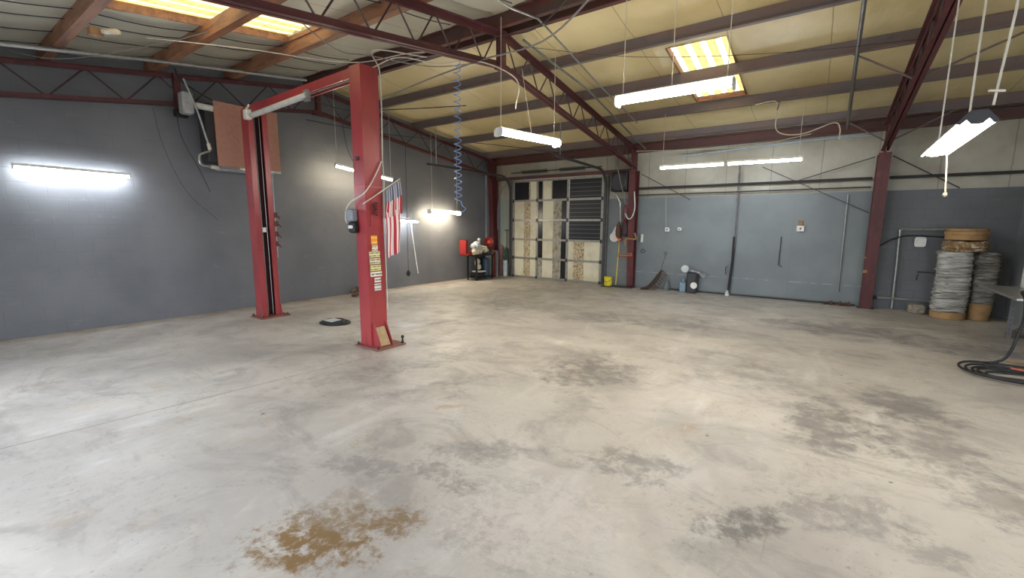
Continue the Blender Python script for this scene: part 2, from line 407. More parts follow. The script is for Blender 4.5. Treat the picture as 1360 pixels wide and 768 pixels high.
# ------------------------------------------------------------------ ceiling blanket, with holes for the skylights
PUR_F = [6.83, 8.16, 9.51, 10.90]; PUR_N = [3.90, 2.74, 1.53, .25]
SKY = [(-2.22, -1.36, 7.27, 9.43), (-6.88, -5.85, 1.62, 3.84), (2.6, 3.5, 7.27, 9.43), (2.6, 3.5, 1.6, 3.7)]
def ceil_mesh(ys, y0, y1):
    xs = sorted(set([round(-9.45 + .305*i, 3) for i in range(52)] + [v for s in SKY for v in s[:2]] + [XW+.1]))
    xs = [x for x in xs if x <= XW+.1]
    yy = sorted(set([y0 + (y1-y0)*i/46 for i in range(47)] + [v for s in SKY for v in s[2:] if y0 < v < y1]))
    marks = sorted([y0] + ys + [y1]); vs = []; fs = []
    for y in yy:
        a = max([m for m in marks if m <= y+1e-6]); c_ = min([m for m in marks if m >= y-1e-6]); t = 0 if c_-a < 1e-6 else (y-a)/(c_-a)
        for x in xs:
            s_ = math.sin(PI*t)*(.035 + .015*math.sin(x*5.1)*math.sin(x*1.7+y))
            vs.append((x, y, zroof(y) - s_))
    nx = len(xs)
    for j in range(len(yy)-1):
        for i in range(nx-1):
            cx, cy = (xs[i]+xs[i+1])/2, (yy[j]+yy[j+1])/2
            if any(s[0] < cx < s[1] and s[2] < cy < s[3] for s in SKY): continue
            fs.append((j*nx+i, j*nx+i+1, (j+1)*nx+i+1, (j+1)*nx+i))
    return vs, fs
for ys, y0, y1, mt in ((PUR_F+[YR+.17], YR, 12.0, M_CEIL), (PUR_N+[YR-.17], YF-.2, YR, M_CEILN)):
    vs, fs = ceil_mesh(ys, y0, y1); n = len(vs)
    b = MB(); b.add(vs, fs); o = b.build('ceiling', mt, origin=(0, 0, 0), smooth=True)
    md = o.modifiers.new('thickness', 'SOLIDIFY'); md.thickness = .08; md.offset = 1 if o.data.polygons[0].normal.z > 0 else -1
    struct(o)
M_SKY = mat_skylight()
for n_, (x0, x1, y0, y1) in enumerate(SKY):
    b = MB(); xs = [x0-.03 + (x1-x0+.06)*i/48 for i in range(49)]
    f = lambda x: .018*max(-1, min(1, 2.2*math.sin((x-x0)*2*PI*4.6)))
    vs = [(x, y0-.03, zroof(y0)+.07+f(x)) for x in xs] + [(x, y1+.03, zroof(y1)+.07+f(x)) for x in xs]
    b.add(vs, [(i, i+1, i+50, i+49) for i in range(48)])
    fr = struct(b.build('window_%d' % (n_+1), M_SKY, smooth=True))
    t = MB()
    for (p1, p2) in (((x0,y0),(x1,y0)), ((x0,y1),(x1,y1)), ((x0,y0),(x0,y1)), ((x1,y0),(x1,y1))):
        t.bar((p1[0], p1[1], zroof(p1[1])+.02), (p2[0], p2[1], zroof(p2[1])+.02), .02, .1)
    t.build('window_frame', M_RUSTP, fr)

# ------------------------------------------------------------------ purlins (steel Z sections running over the trusses)
def purlin(y, m, label, s=1, x1=XW, w=.07, far=1, grp='purlins under the roof blanket'):
    z = ztop(y); t = .006
    prof = [(0, 0), (w*s, 0), (w*s, .018), (w*s-t*s, .018), (w*s-t*s, t), (t*s, t), (t*s, PD-.012), (0, PD-.012), (-w*s, PD-.012), (-w*s, PD-.02), (0, PD-.02)]
    b = MB(); x0 = xwall(y)+.005
    b.prism((x0, y, z), (x1, y, z), prof); o = b.build('roof_purlin', m)
    return tag(o, label, 'purlin', grp)
for y, lb in zip(PUR_F, ['grey brown purlin of the back slope, nearest to the ridge', 'grey brown purlin crossing the back skylight panel',
                         'grey brown purlin of the back slope at the lower edge of the skylight', 'grey brown purlin of the back slope, lowest above the back wall']):
    purlin(y, M_PURLIN, lb, 1)
for y, lb, m in zip(PUR_N, ['rusty brown purlin meeting the ceiling just left of the lift crossbeam', 'orange brown rust streaked purlin crossing the left skylight',
                            'brown purlin at the upper left with the round junction box beside it', 'brown purlin of the near slope closest to the camera'], [M_RUSTP, M_RUSTP, M_RUSTP, M_RUSTP]):
    z = ztop(y); b = MB(); x0 = xwall(y)+.005
    b.prism((x0, y, z), (XW, y, z), [(-.05, 0), (.05, 0), (.05, .008), (.045, PD-.012), (-.05, PD-.012)])
    tag(b.build('roof_purlin', m), lb, 'purlin', 'purlins under the roof blanket')
purlin(YR+.17, M_DARKP, 'dark red purlin on the back side of the ridge', 1, w=.08)
purlin(YR-.17, M_DARKP, 'dark red purlin on the near side of the ridge', -1, w=.08)
b = MB(); zt = ztop(11.33); b.prism((-8.75, 11.36, zt-.1), (XW, 11.36, zt-.1), [(-.06,0),(.06,0),(.06,.03),(0,.03),(0,.20),(.06,.20),(.06,.225),(-.06,.225)])
tag(b.build('eave_strut', M_DARKP), 'dark red eave strut along the top of the back wall', 'beam')
for z, r, lb in ((2.60, .028, 'upper dark pipe girt across the back wall'), (2.43, .014, 'thin dark rod just under the pipe girt on the back wall')):
    b = MB(); b.tube([(-3.98, 11.40, z), (XRT-.13, 11.40, z)], r); b.tube([(XRT+.13, 11.40, z), (5.9, 11.40, z)], r) if z > 2.5 else None
    tag(b.build('girt_pipe', M_DARK), lb, 'girt', 'girts on the back wall')
b = MB(); b.box(-8.6, -4.2, 11.42, 11.5, 3.02, 3.12); tag(b.build('door_header', M_DARKP), 'dark red steel header above the overhead door', 'beam')

# ------------------------------------------------------------------ trusses
def chord(b, p, q, h=.075, w=.07, gap=.02, flip=1):
    """pair of steel angles back to back"""
    t = .008
    for s in (-1, 1):
        o = s*gap/2
        prof = [(o, 0), (o+s*w*.75, 0), (o+s*w*.75, flip*t), (o+s*t, flip*t), (o+s*t, flip*h), (o, flip*h)]
        b.prism(p, q, prof)
def truss(X, label, y_near=YF+.05, skew=0.0, heavy=1.0, web_m=M_WEB, st=.62):
    xx = lambda y: X + skew*(y-YR)
    y1 = 11.3
    P = lambda y, z: (xx(y), y, z)
    root = thing('roof_truss', label, 'truss', P(YR, ZR), 'roof trusses')
    b = MB(); hh = .085*heavy
    chord(b, P(y_near, zlow(y_near)), P(YR, zlow(YR)), hh); chord(b, P(YR, zlow(YR)), P(y1, zlow(y1)), hh); b.build('bottom_chord', M_RED, root)
    b = MB(); chord(b, P(y_near, ztop(y_near)-.01), P(YR, ztop(YR)-.01), hh, flip=-1); chord(b, P(YR, ztop(YR)-.01), P(y1, ztop(y1)-.01), hh, flip=-1)
    b.build('top_chord', M_RED, root)
    b = MB(); b.bar(P(YR, zlow(YR)-.03), P(YR, ztop(YR)-.02), .1*heavy, .11, (1,0,0)); b.build('king_post', M_RED, root)
    b = MB(); b.box(X-.035, X+.035, YR-.12, YR+.12, zlow(YR)-.04, zlow(YR)+.05); b.build('splice_plate', M_RED, root)
    y = YR+.12; up = True; i = 0
    for sgn in (1, -1):
        y = YR + sgn*.12; up = False; end = y1 if sgn > 0 else y_near
        while (end - y)*sgn > .3:
            yn = y + sgn*st/2
            za, zb = (ztop(y)-.04, zlow(yn)+.03) if not up else (zlow(y)+.03, ztop(yn)-.04)
            b = MB(); b.tube([P(y, za), P(yn, zb)], .011, 6); b.build('web', web_m if i % 2 else M_DWEB, root)
            y = yn; up = not up; i += 1
    return root
truss(XLT, 'dark red steel roof truss against the grey left wall', skew=.045, web_m=M_DWEB, heavy=.75, st=.86)
truss(XM, 'dark red roof truss crossing the middle of the ceiling, blue coiled hose hanging from it')
truss(XRT, 'dark red roof truss at the right, sloping down to the column with the tan clips')

def column(x, y0, label, w, d0, d1, zt, y1=None, name='steel_column'):
    """tapered I section: web plus two flanges, back flange upright"""
    root = thing(name, label, 'column', (x, y0, 0), 'building columns'); yb = y0 + d0; t = .014
    b = MB()
    b.poly([(x-.006, yb-d0, 0), (x-.006, yb, 0), (x-.006, yb, zt), (x-.006, yb-d1, zt)], .012, (1,0,0)); b.build('column_web', M_REDC, root)
    b = MB(); b.bar((x, yb-d0+t/2, 0), (x, yb-d1+t/2, zt), w, t, (0,1,0)); b.build('flange', M_REDC, root)
    b = MB(); b.bar((x, yb-t/2, 0), (x, yb-t/2, zt), w, t, (0,1,0)); b.build('flange', M_REDC, root)
    b = MB(); b.box(x-w/2-.04, x+w/2+.04, yb-d0-.03, yb, 0, .018); b.build('base_plate', M_DARK, root)
    b = MB(); b.poly([(x-.01, yb-d1-.02, zt-.1), (x-.01, yb, zt-.1), (x-.01, yb, ztop(yb)), (x-.01, yb-d1-.1, ztop(yb-d1-.1))], .02, (1,0,0)); b.build('cap_plate', M_REDC, root)
    return root
column(XM, 11.28, 'dark red tapered column right of the overhead door, hung with cords', .17, .16, .34, 3.05)
column(XRT, 11.26, 'dark red column at the right of the blue grey wall with two tan clips', .19, .18, .36, 3.05)
column(-8.62, 11.2, 'dark red corner column left of the overhead door', .15, .16, .34, 3.05)
for z, wd in ((1.02, .1), (.72, .05)):
    b = MB(); b.bbox(XRT-.12, XRT+.1 if z > 1 else XRT-.04, 11.2, 11.245, z, z+.04 if z > 1 else z+.07, .008)
    tag(b.build('cord_clip', M_WOOD), 'tan wooden cleat on the right hand column' if z > 1 else 'small round tan knob below the cleat on the right hand column', 'clip')

# flange braces from purlins to truss and cross rods
def rod(p, q, r, m, name, label, cat, grp=None):
    b = MB(); b.tube([(p[0], p[1]-.06, p[2]), (q[0], q[1]-.04, q[2])] if cat == 'rod' else [p, q], r, 6); return tag(b.build(name, m), label, cat, grp)
for (y, dx, lb) in ((8.16, -.75, 'angle brace left of the right truss, higher one'), (8.16, 1.2, 'angle brace right of the right truss, higher one'),
                    (10.9, -.7, 'angle brace left of the right truss, near the column'), (10.9, .9, 'angle brace right of the right truss, near the column')):
    rod((XRT+dx, y, ztop(y)+.03), (XRT+(.03 if dx > 0 else -.03), y, zlow(y)+.06), .014, M_PURLIN, 'flange_brace', lb, 'brace', 'braces of the right truss')
rod((-3.9, 11.35, 2.95), (-2.7, 11.44, 2.28), .009, M_DARK, 'cross_rod', 'thin dark bracing rod sloping down from the middle column', 'rod', 'bracing rods on the back wall')
rod((XRT-.13, 11.35, 3.0), (-.5, 11.42, 2.62), .009, M_DARK, 'cross_rod', 'thin dark bracing rod rising to the left of the right column', 'rod', 'bracing rods on the back wall')
rod((-1.2, 11.42, 2.95), (.75, 11.42, 1.92), .007, M_DARK, 'cross_rod', 'long dark cable slanting down to the right column', 'rod', 'bracing rods on the back wall')
rod((XRT+.13, 11.35, 3.0), (2.0, 11.45, 2.36), .011, M_DARK, 'cross_rod', 'thin dark bracing rod sloping right from the right column', 'rod', 'bracing rods on the back wall')

# ------------------------------------------------------------------ lights
WARM = (1.0, .86, .62); NEUT = (1.0, .95, .84); COOL = (.86, .93, 1.0)
EM = {'warm': emit('warm tube glow', WARM, 26), 'warmb': emit('warm diffuser glow', WARM, 24), 'neutral': emit('neutral tube glow', NEUT, 22), 'cool': emit('cool tube glow', COOL, 30),
      'coolb': emit('cool strip glow', COOL, 30)}
def light(A, B, style, em, label, hang=None, grp='fluorescent lights', hm=M_WHITE):
    A = Vector(A); B = Vector(B); mid = (A+B)/2; d = (B-A).normalized(); side = d.cross(Vector((0,0,1))).normalized()
    root = thing('fluorescent_light', label, 'light', mid, grp)
    if style == 'wrap':            # white tray with a rounded diffuser below
        b = MB(); b.prism(A, B, [(-.07,.02),(.07,.02),(.06,.055),(-.06,.055)]); b.build('housing', hm, root)
        n = 10; prof = [(.085*math.cos(t), .018-.055*math.sin(t)) for t in [PI*i/n for i in range(n+1)]]
        b = MB(); b.prism(A+d*.01, B-d*.01, prof); b.build('diffuser', EM[em], root, smooth=True)
        for P, Q in ((A, A+d*.012), (B-d*.012, B)):
            b = MB(); b.prism(P, Q, [(-.09,-.045),(-.05,-.065),(.05,-.065),(.09,-.045),(.088,.03),(-.088,.03)]); b.build('end_cap', hm, root)
    elif style == 'strip':
        b = MB(); b.prism(A, B, [(-.035,.012),(.035,.012),(.028,.05),(-.028,.05)]); b.build('housing', hm, root)
        b = MB(); b.tube([A+d*.02-Vector((0,0,.012)), B-d*.02-Vector((0,0,.012))], .021, 12); b.build('tube', EM[em], root, smooth=True)
        for P in (A+d*.01, B-d*.01):
            b = MB(); b.bar(P-d*.01, P+d*.01, .05, .06); b.build('lamp_holder', hm, root)
    elif style == 'shop':          # bent reflector with two tubes
        b = MB(); b.prism(A, B, [(-.075,-.02),(-.03,.03),(.03,.03),(.075,-.02),(.072,-.024),(.028,.025),(-.028,.025),(-.072,-.024)]); b.build('reflector', hm, root)
        for s in (-1, 1):
            b = MB(); b.tube([A+d*.03+side*s*.032-Vector((0,0,.01)), B-d*.03+side*s*.032-Vector((0,0,.01))], .019, 12); b.build('tube', EM[em], root, smooth=True)
        for P in (A, B):
            b = MB(); b.prism(P-d*.006, P+d*.006, [(-.078,-.022),(-.06,-.032),(-.04,-.01),(-.02,-.032),(.02,-.032),(.04,-.01),(.06,-.032),(.078,-.022),(.03,.035),(-.03,.035)]); b.build('end_cap', M_DARK, root)
    for (P, Q) in (hang or []):
        b = MB(); b.tube([P, Q], .0045, 5); b.build('hanger', M_CABLE, root)
    return root
light((-9.05,1.07,2.40), (-8.99,2.31,2.37), 'strip', 'coolb', 'long bluish white tube light glowing on the left wall')
light((-8.45,5.55,2.86), (-8.2,6.85,2.66), 'strip', 'warm', 'tilted warm tube light half hidden behind the near lift post',
      [((-8.45,5.6,2.9),(-8.45,5.6,ztop(5.6))), ((-8.2,6.8,2.7),(-8.2,6.8,ztop(6.8)))])
light((-8.68,7.35,1.75), (-8.65,8.02,1.72), 'strip', 'cool', 'small bluish white glow strip on the wall beside the flag')  # added glowing strip for a bluish bright spot beside the flag
light((-8.62,8.40,2.0), (-8.57,9.52,1.97), 'wrap', 'warmb', 'short bright warm light low on the left wall above the cluttered stand',
      [((-8.61,8.5,2.05),(-8.61,8.5,ztop(8.5))), ((-8.58,9.45,2.03),(-8.58,9.45,ztop(9.45)))])
light((-3.74,4.97,2.91), (-3.48,6.15,2.91), 'wrap', 'neutral', 'white hanging light below the middle truss',
      [((-3.73,5.02,2.96),(-3.73,5.02,ztop(5.0))), ((-3.60,5.6,2.96),(-3.78,5.6,3.9)), ((-3.5,6.08,2.96),(-3.5,6.08,ztop(6.08)))])
light((-2.09,5.09,3.08), (-.85,5.09,3.08), 'wrap', 'warmb', 'big glowing light hanging in front of the skylight',
      [((-2.02,5.09,3.13),(-2.02,5.09,ztop(5.09))), ((-1.47,5.09,3.13),(-1.47,5.09,ztop(5.09))), ((-.92,5.09,3.13),(-.92,5.09,ztop(5.09)))])
light((-2.86,9.36,2.835), (-1.64,9.43,2.835), 'strip', 'coolb', 'left one of the two bluish tubes end to end by the back wall',
      [((-2.8,9.365,2.88),(-2.8,9.365,ztop(9.36)))])
light((-1.60,9.43,2.835), (-.38,9.50,2.835), 'strip', 'coolb', 'right one of the two bluish tubes end to end by the back wall',
      [((-.45,9.49,2.88),(-.45,9.49,ztop(9.5)))])
L9 = light((.60,4.30,2.17), (.585,3.18,2.19), 'shop', 'neutral', 'open shop light hanging on white ropes at the right',
      [((.60,4.2,2.21),(.60,4.2,ztop(4.2)))])
b = MB(); b.tube([(.57,3.28,2.21), (.57,3.29,2.6), (.57,3.30,ztop(3.3)+.1)], .0045, 8); b.build('rope', M_CABLE, L9)
b = MB(); b.tube([(.62,3.12,2.23), (.62,3.10,2.30), (.62,3.0,2.6), (.62,2.9,ztop(2.9)+.1)], .005, 8); b.build('rope', M_CABLE, L9)
b = MB(); b.tube([(.59,3.08,2.29), (.65,3.12,2.29)], .006, 6); b.build('toggle', M_CABLE, L9)
b = MB(); b.tube([(.60,3.9,2.14), (.60,3.82,1.98), (.60,3.77,1.86)], .004, 8); b.lathe((.60,3.77,1.835), [(.008,0),(.011,.01),(.008,.025)], 10); b.build('pull_cord', plain('aged cotton cord', (150, 142, 122), .8), L9)

# ------------------------------------------------------------------ overhead door
door = bpy.data.objects.new('door_1', None); C.objects.link(door); door.location = ((DX0+DX1)/2, 11.45, 0); struct(door)
M_ALU = plain('dull aluminium frame', (160, 158, 150), .4, .6)
def mat_doorpanel(name, stains, c=(214,208,184)):
    k = N(name); p = k.pos(); X, Y, Z = k.sep(p)
    n = k.noise(p, 2.4, 4); n2 = k.noise(k.scale(p, (4, 1, 1.6)), 9, 6, .75, .6)
    cc = k.mix(k.ramp(n, .4, .7), lin(c), lin((196, 188, 158)))
    for x0, x1 in stains:
        m = k.math('MULTIPLY', k.math('GREATER_THAN', X, x0), k.math('LESS_THAN', X, x1))
        cc = k.mix(k.math('MULTIPLY', m, .30), cc, lin((176, 140, 80)))
        cc = k.mix(k.math('MULTIPLY', m, k.ramp(n2, .47, .56)), cc, lin((122, 90, 48)))
    cc = k.mix(k.math('MULTIPLY', k.ramp(k.noise(p, 6, 5, .7), .66, .7), .8), cc, lin((96, 78, 52)))
    k.col(cc); k.rough(.6); return k.m
M_DP = mat_doorpanel('cream door panel', [(-7.60, -7.36), (-5.86, -5.52)])
k = N('louvred dark glass'); p = k.pos(); X, Y, Z = k.sep(p)
ln = k.math('LESS_THAN', k.math('FRACT', k.math('MULTIPLY', Z, 8.5)), .10)
k.col(k.mix(k.math('MULTIPLY', ln, .7), lin((30, 31, 36)), lin((120, 120, 118)))); k.rough(.3); M_DGL = k.m
M_GST = plain('grey stained panel', (164, 158, 142), .7, 0, .3, 9, (120, 110, 90))
rows = [0.03, .62, 1.20, 1.79, 2.38, 2.97]
cols = [-7.98, -7.11, -6.07, -5.0]
ya, yb_ = 11.42, 11.47
for r in range(5):
    z0, z1 = rows[r]+.03, rows[r+1]-.03
    lay = []
    if r == 4: lay = [(-7.95,-7.42,'g'), (-7.42,-7.14,'p'), (-7.08,-6.92,'g'), (-6.92,-6.62,'p'), (-6.60,-6.10,'g'), (-6.03,-5.03,'l')]
    else:
        lay = [(-7.95,-7.14,'p'), (-7.08,-6.92,'s' if r == 0 else 'g'), (-6.92,-6.56,'p'), (-6.56,-6.28,'s'), (-6.28,-6.10,'g'), (-6.03,-5.03,'l' if r > 1 else 'p')]
    for x0, x1, t in lay:
        b = MB(); b.box(x0+.004, x1-.004, ya+.015, yb_-.005, z0, z1)
        o = b.build({'p':'door_panel','s':'door_panel','g':'window_pane','l':'window_pane'}[t], {'p':M_DP,'s':M_GST,'g':M_BLACKGL,'l':M_DGL}[t], door)
b = MB()
for i, z in enumerate(rows):
    b.box(-8.0, -4.98, ya-.012, yb_, z-.03, z+.03)
for x in cols: b.box(x-.035, x+.035, ya, yb_, 0.01, 3.0)
for x in (-6.92, -6.61): b.box(x-.012, x+.012, ya+.005, yb_, 2.41, 2.94)
b.build('door_frame', M_ALU, door)
for i in range(5):
    for x in cols:
        b = MB(); z = rows[i]; b.box(x-.03, x+.03, ya-.02, ya-.012, z-.05, z+.05); b.tube([(x-.035, ya-.025, z), (x+.035, ya-.025, z)], .010, 6)
        b.build('hinge', M_DARK, door)
b = MB(); b.box(-8.0, -4.98, ya-.01, yb_, 0.0, .03); b.build('bottom_seal', M_BLACK, door)
for x, yend, zend in ((-8.08, 7.85, 3.12), (-4.90, 8.5, 3.16)):
    pts = [(x, 11.38, .02), (x, 11.38, 2.6)] + [(x, 11.38-.5*(1-math.cos(t)), 2.62+.5*math.sin(t)) for t in [PI/2*i/8 for i in range(9)]] + [(x, yend, zend)]
    b = MB()
    for p_, q_ in zip(pts, pts[1:]): b.bar(p_, q_, .06, .05)
    o = b.build('door_track', plain('dark track steel', (74, 72, 72), .5, .3), door)
    b = MB(); b.tube([(x, yend+.3, zend), (x, yend+.3, ztop(yend+.3))], .012, 6); b.build('track_hanger', M_GALV, door)
b = MB(); b.tube([(-8.0, 11.30, 3.22), (-5.0, 11.30, 3.22)], .016, 8)
b.build('torsion_shaft', M_DARK, door)
for x0, x1 in ((-7.6, -6.7), (-6.3, -5.5)):
    b = MB(); n = int((x1-x0)/.032)*8
    b.tube([(x0+(x1-x0)*i/n, 11.30+.045*math.cos(i*PI/4), 3.22+.045*math.sin(i*PI/4)) for i in range(n+1)], .007, 4); b.build('torsion_spring', M_DARK, door)
b = MB(); b.box(DX0-.10, DX0, 11.4, 11.5, 0, 3.0); b.box(DX1, DX1+.12, 11.4, 11.5, 0, 3.0); struct(b.build('trim_2', M_PIPE))

# ------------------------------------------------------------------ two-post vehicle lift
lift = thing('vehicle_lift', 'red two-post vehicle lift with overhead beam, stickers on its near post', 'vehicle lift', (-6.4, 3.72, 0))
def post(x0, x1, y0, y1, h, face):
    """C shaped column open on the side it faces"""
    t = .02; b = MB()
    if face < 0:   # opening towards -x
        b.box(x1-t, x1, y0, y1, .02, h); b.box(x0, x1-t, y0, y0+t, .02, h); b.box(x0, x1-t, y1-t, y1, .02, h)
        b.box(x0, x0+t, y0+t, y0+.07, .02, h); b.box(x0, x0+t, y1-.07, y1-t, .02, h)
    else:
        b.box(x0, x0+t, y0, y1, .02, h); b.box(x0+t, x1, y0, y0+t, .02, h); b.box(x0+t, x1, y1-t, y1, .02, h)
        b.box(x1-t, x1, y0+t, y0+.085, .02, h); b.box(x1-t, x1, y1-.085, y1-t, .02, h)
    return b
NX0, NX1, NY0, NY1, NH = -5.02, -4.80, 3.56, 3.83, 3.60
FX0, FX1, FY0, FY1, FH = -8.10, -7.87, 3.62, 3.93, 3.52
np_ = post(NX0, NX1, NY0, NY1, NH, -1).build('column', M_LIFT, lift)
fp_ = post(FX0, FX1, FY0, FY1, FH, 1).build('column', M_LIFT, lift)
for (x0, x1, y0, y1, h, c0) in ((NX0+.03, NX1-.025, NY0+.03, NY1-.03, NH-.1, np_), (FX0+.025, FX1-.05, FY0+.03, FY1-.03, FH-.1, fp_)):
    b = MB(); b.box(x0, (x0+x1)/2, y0, y1, .03, h); b.build('channel_fill', M_LIFTIN, lift)  # dark red block filling half the channel, nearly full height
    for dy in (.085, .165):
        b = MB(); xx = x1+.01; b.tube([(xx, y0+dy, .05), (xx, y0+dy, h)], .006, 6); plabel(b.build('lift_cable', M_GALV, lift), 'steel cable in the channel')
b = MB(); b.box(FX1-.03, FX1-.022, FY0+.11, FY0+.17, 1.5, 1.58); plabel(b.build('sticker', M_WHITE, fp_), 'small white sticker in the far channel')
for (x0, x1, y0, y1) in ((NX0-.06, NX1+.22, NY0-.07, NY1+.14), (FX0-.08, FX1+.12, FY0-.08, FY1+.12)):
    b = MB(); b.bbox(x0, x1, y0, y1, 0, .022, .006); plabel(b.build('base_plate', plain('rusty base plate', (130, 84, 72), .7), lift), 'rusty steel base plate'); bpl = C.objects[-1]
    for bx, by in ((x0+.04, y0+.04), (x1-.04, y0+.04), (x0+.04, y1-.04), (x1-.04, y1-.04)):
        b = MB(); b.lathe((bx, by, .022), [(.017,0),(.017,.02),(.009,.021),(.009,.04)], 6); b.build('anchor_bolt', M_DARK, bpl)
# gussets at the back of the near post and feet of the far post
for y in (NY0+.03, NY1-.04):
    b = MB(); b.poly([(NX1, y, .02), (NX1+.17, y, .02), (NX1+.15, y, .05), (NX1+.02, y, .34), (NX1, y, .34)], .012, (0,1,0)); b.build('gusset', M_LIFT, lift)
b = MB(); b.bar((NX1+.13, (NY0+NY1)/2, .03), (NX1+.012, (NY0+NY1)/2, .27), .15, .008, (1,0,0)); plabel(b.build('cover_plate', plain('tan cover plate', (176, 150, 112), .7), lift), 'tan board between the gussets')
for y in (FY0-.012, FY1):
    b = MB(); b.poly([(FX0, y, .02), (FX1+.04, y, .02), (FX1, y, .22), (FX0, y, .22)], .012, (0,1,0)); b.build('gusset', M_LIFT, lift)
# overhead beam and padded shut-off bar
b = MB()
P0, P1 = (FX0+.03, 3.72, FH-.02), (NX1-.1, 3.67, NH-.06)
b.prism(P0, P1, [(-.075,-.06),(-.06,-.06),(-.06,.045),(.06,.045),(.06,-.06),(.075,-.06),(.075,.06),(-.075,.06)]); b.build('crossbeam', M_LIFT, lift)
b = MB(); b.tube([(FX1+.05, 3.64, FH-.13), (-6.05, 3.60, FH-.09)], .042, 14)
plabel(b.build('padded_bar', plain('grey foam sleeve', (196, 196, 192), .6), lift), 'pale grey padded shut-off bar')
b = MB(); b.tube([(-6.05, 3.60, FH-.09), (-5.0, 3.60, NH-.15)], .010, 6); b.build('switch_rod', M_GALV, lift)
b = MB(); b.box(-6.12, -6.0, 3.58, 3.62, FH-.17, FH-.02); b.build('bracket', M_GALV, lift)
b = MB(); b.bbox(FX1-.02, FX1+.09, FY0-.06, FY0+.03, FH-.19, FH-.03, .01); b.tube([(FX1+.02, FY0-.02, FH-.03), (FX1+.02, FY0+.03, FH+.05)], .02, 8); plabel(b.build('pulley_bracket', M_WHITE, lift), 'white bracket at the beam end')
# trims, welded ring, arc mark on near post
b = MB(); b.box(NX0-.004, NX1+.004, NY0-.004, NY1+.004, 2.12, 2.13); b.build('weld_seam', plain('worn pink weld', (196, 110, 108), .5), lift)
b = MB(); b.bbox(NX0+.07, NX0+.13, NY0-.02, NY0, 2.45, 2.50, .005); b.build('bolt_head', M_DARK, lift)
b = MB(); b.poly([(NX1, 3.62, 1.62), (NX1, 3.80, 1.62), (NX1, 3.80, 2.0), (NX1, 3.66, 2.0)], .010, (1,0,0)); b.build('access_plate', M_LIFT, lift)
# decals
def decal(y0, y1, z0, z1, c, lines=0, lc=(90,90,80), lab='', col2=None):
    k = N('sticker print'); p = k.pos(); X, Y, Z = k.sep(p)
    cc = lin(c)
    if lines:
        a = k.math('LESS_THAN', k.math('ABSOLUTE', k.math('SUBTRACT', k.math('FRACT', k.math('MULTIPLY', k.math('SUBTRACT', Z, z0), lines/(z1-z0))), .5)), .17)
        n = k.math('GREATER_THAN', k.noise(k.scale(p, (1, 90, 20)), 1.2, 2), .44)
        cc = k.mix(k.math('MULTIPLY', a, n), lin(c), lin(lc))
    k.val(k.b.inputs['Base Color'], cc); k.rough(.5)
    b = MB(); b.box(NX1+.001, NX1+.005, y0, y1, z0, z1); plabel(b.build('sticker', k.m, lift), lab)
decal(3.62, 3.715, 1.38, 1.50, (232, 150, 50), 2, (240, 200, 90), 'orange warning sticker')
decal(3.63, 3.72, 1.30, 1.37, (222, 214, 190), 2, lab='cream sticker under the orange one')
decal(3.58, 3.75, 1.215, 1.29, (214, 210, 160), 2, lab='long pale yellow caution sticker')
decal(3.585, 3.755, 1.125, 1.20, (206, 204, 168), 2, lab='second pale yellow caution sticker')
decal(3.59, 3.76, 1.035, 1.11, (210, 210, 140), 2, lab='third pale yellow caution sticker')
decal(3.59, 3.77, .96, 1.02, (226, 224, 212), 1, lab='long white sticker')
decal(3.65, 3.75, .88, .94, (222, 220, 208), 1, lab='short white sticker')
decal(3.645, 3.75, .77, .86, (218, 214, 204), 2, lab='torn white sticker at the bottom')
# switch box with cord on the near face
b = MB(); b.bbox(NX0-.07, NX0+.06, NY0-.10, NY0-.005, 1.68, 1.84, .015); plabel(b.build('switch_box', plain('grey switch box', (128, 134, 140), .45), lift), 'grey electrical switch box')
b = MB(); b.bbox(NX0-.05, NX0+.075, NY0-.09, NY0-.005, 1.53, 1.68, .02); plabel(b.build('motor_capacitor', M_BLACK, lift), 'black block under the switch box')
b = MB(); b.bbox(NX0-.03, NX0+.06, NY0-.10, NY0-.09, 1.59, 1.63, .004); b.build('switch_lever', M_WHITE, [o for o in lift.children if o.name.startswith('switch_box')][0])
b = MB(); b.tube(spline([(NX1+.02, 3.82, 2.46), (NX1+.025, 3.74, 2.32), (NX1+.03, 3.64, 2.17), (NX1+.03, 3.54, 2.05), (NX1-.08, 3.52, 1.99), (NX0, 3.51, 1.94), (NX0-.10, 3.50, 1.85), (NX0-.12, 3.49, 1.72), (NX0-.06, 3.47, 1.66)]), .009, 6); plabel(b.build('power_cord', M_CABLE, lift), 'cream power cord')
b = MB(); b.tube(spline([(NX1+.015, NY1+.01, 2.5), (NX1+.02, NY1+.02, 3.0), (NX1+.02, NY1+.02, 3.4), (NX1+.0, NY1+.02, 3.62), (NX1-.08, NY1+.02, 3.85), (-4.3, 4.2, 3.75)]), .008, 6); b.build('power_cord', M_CABLE, lift)
b = MB(); b.tube(spline([(NX1+.015, NY1+.012, 2.5), (NX1+.02, NY1+.02, 2.2), (NX1+.015, NY1+.01, 1.9), (NX1+.01, NY1+.01, .5)]), .005, 6); b.build('power_cord', M_CABLE, lift)
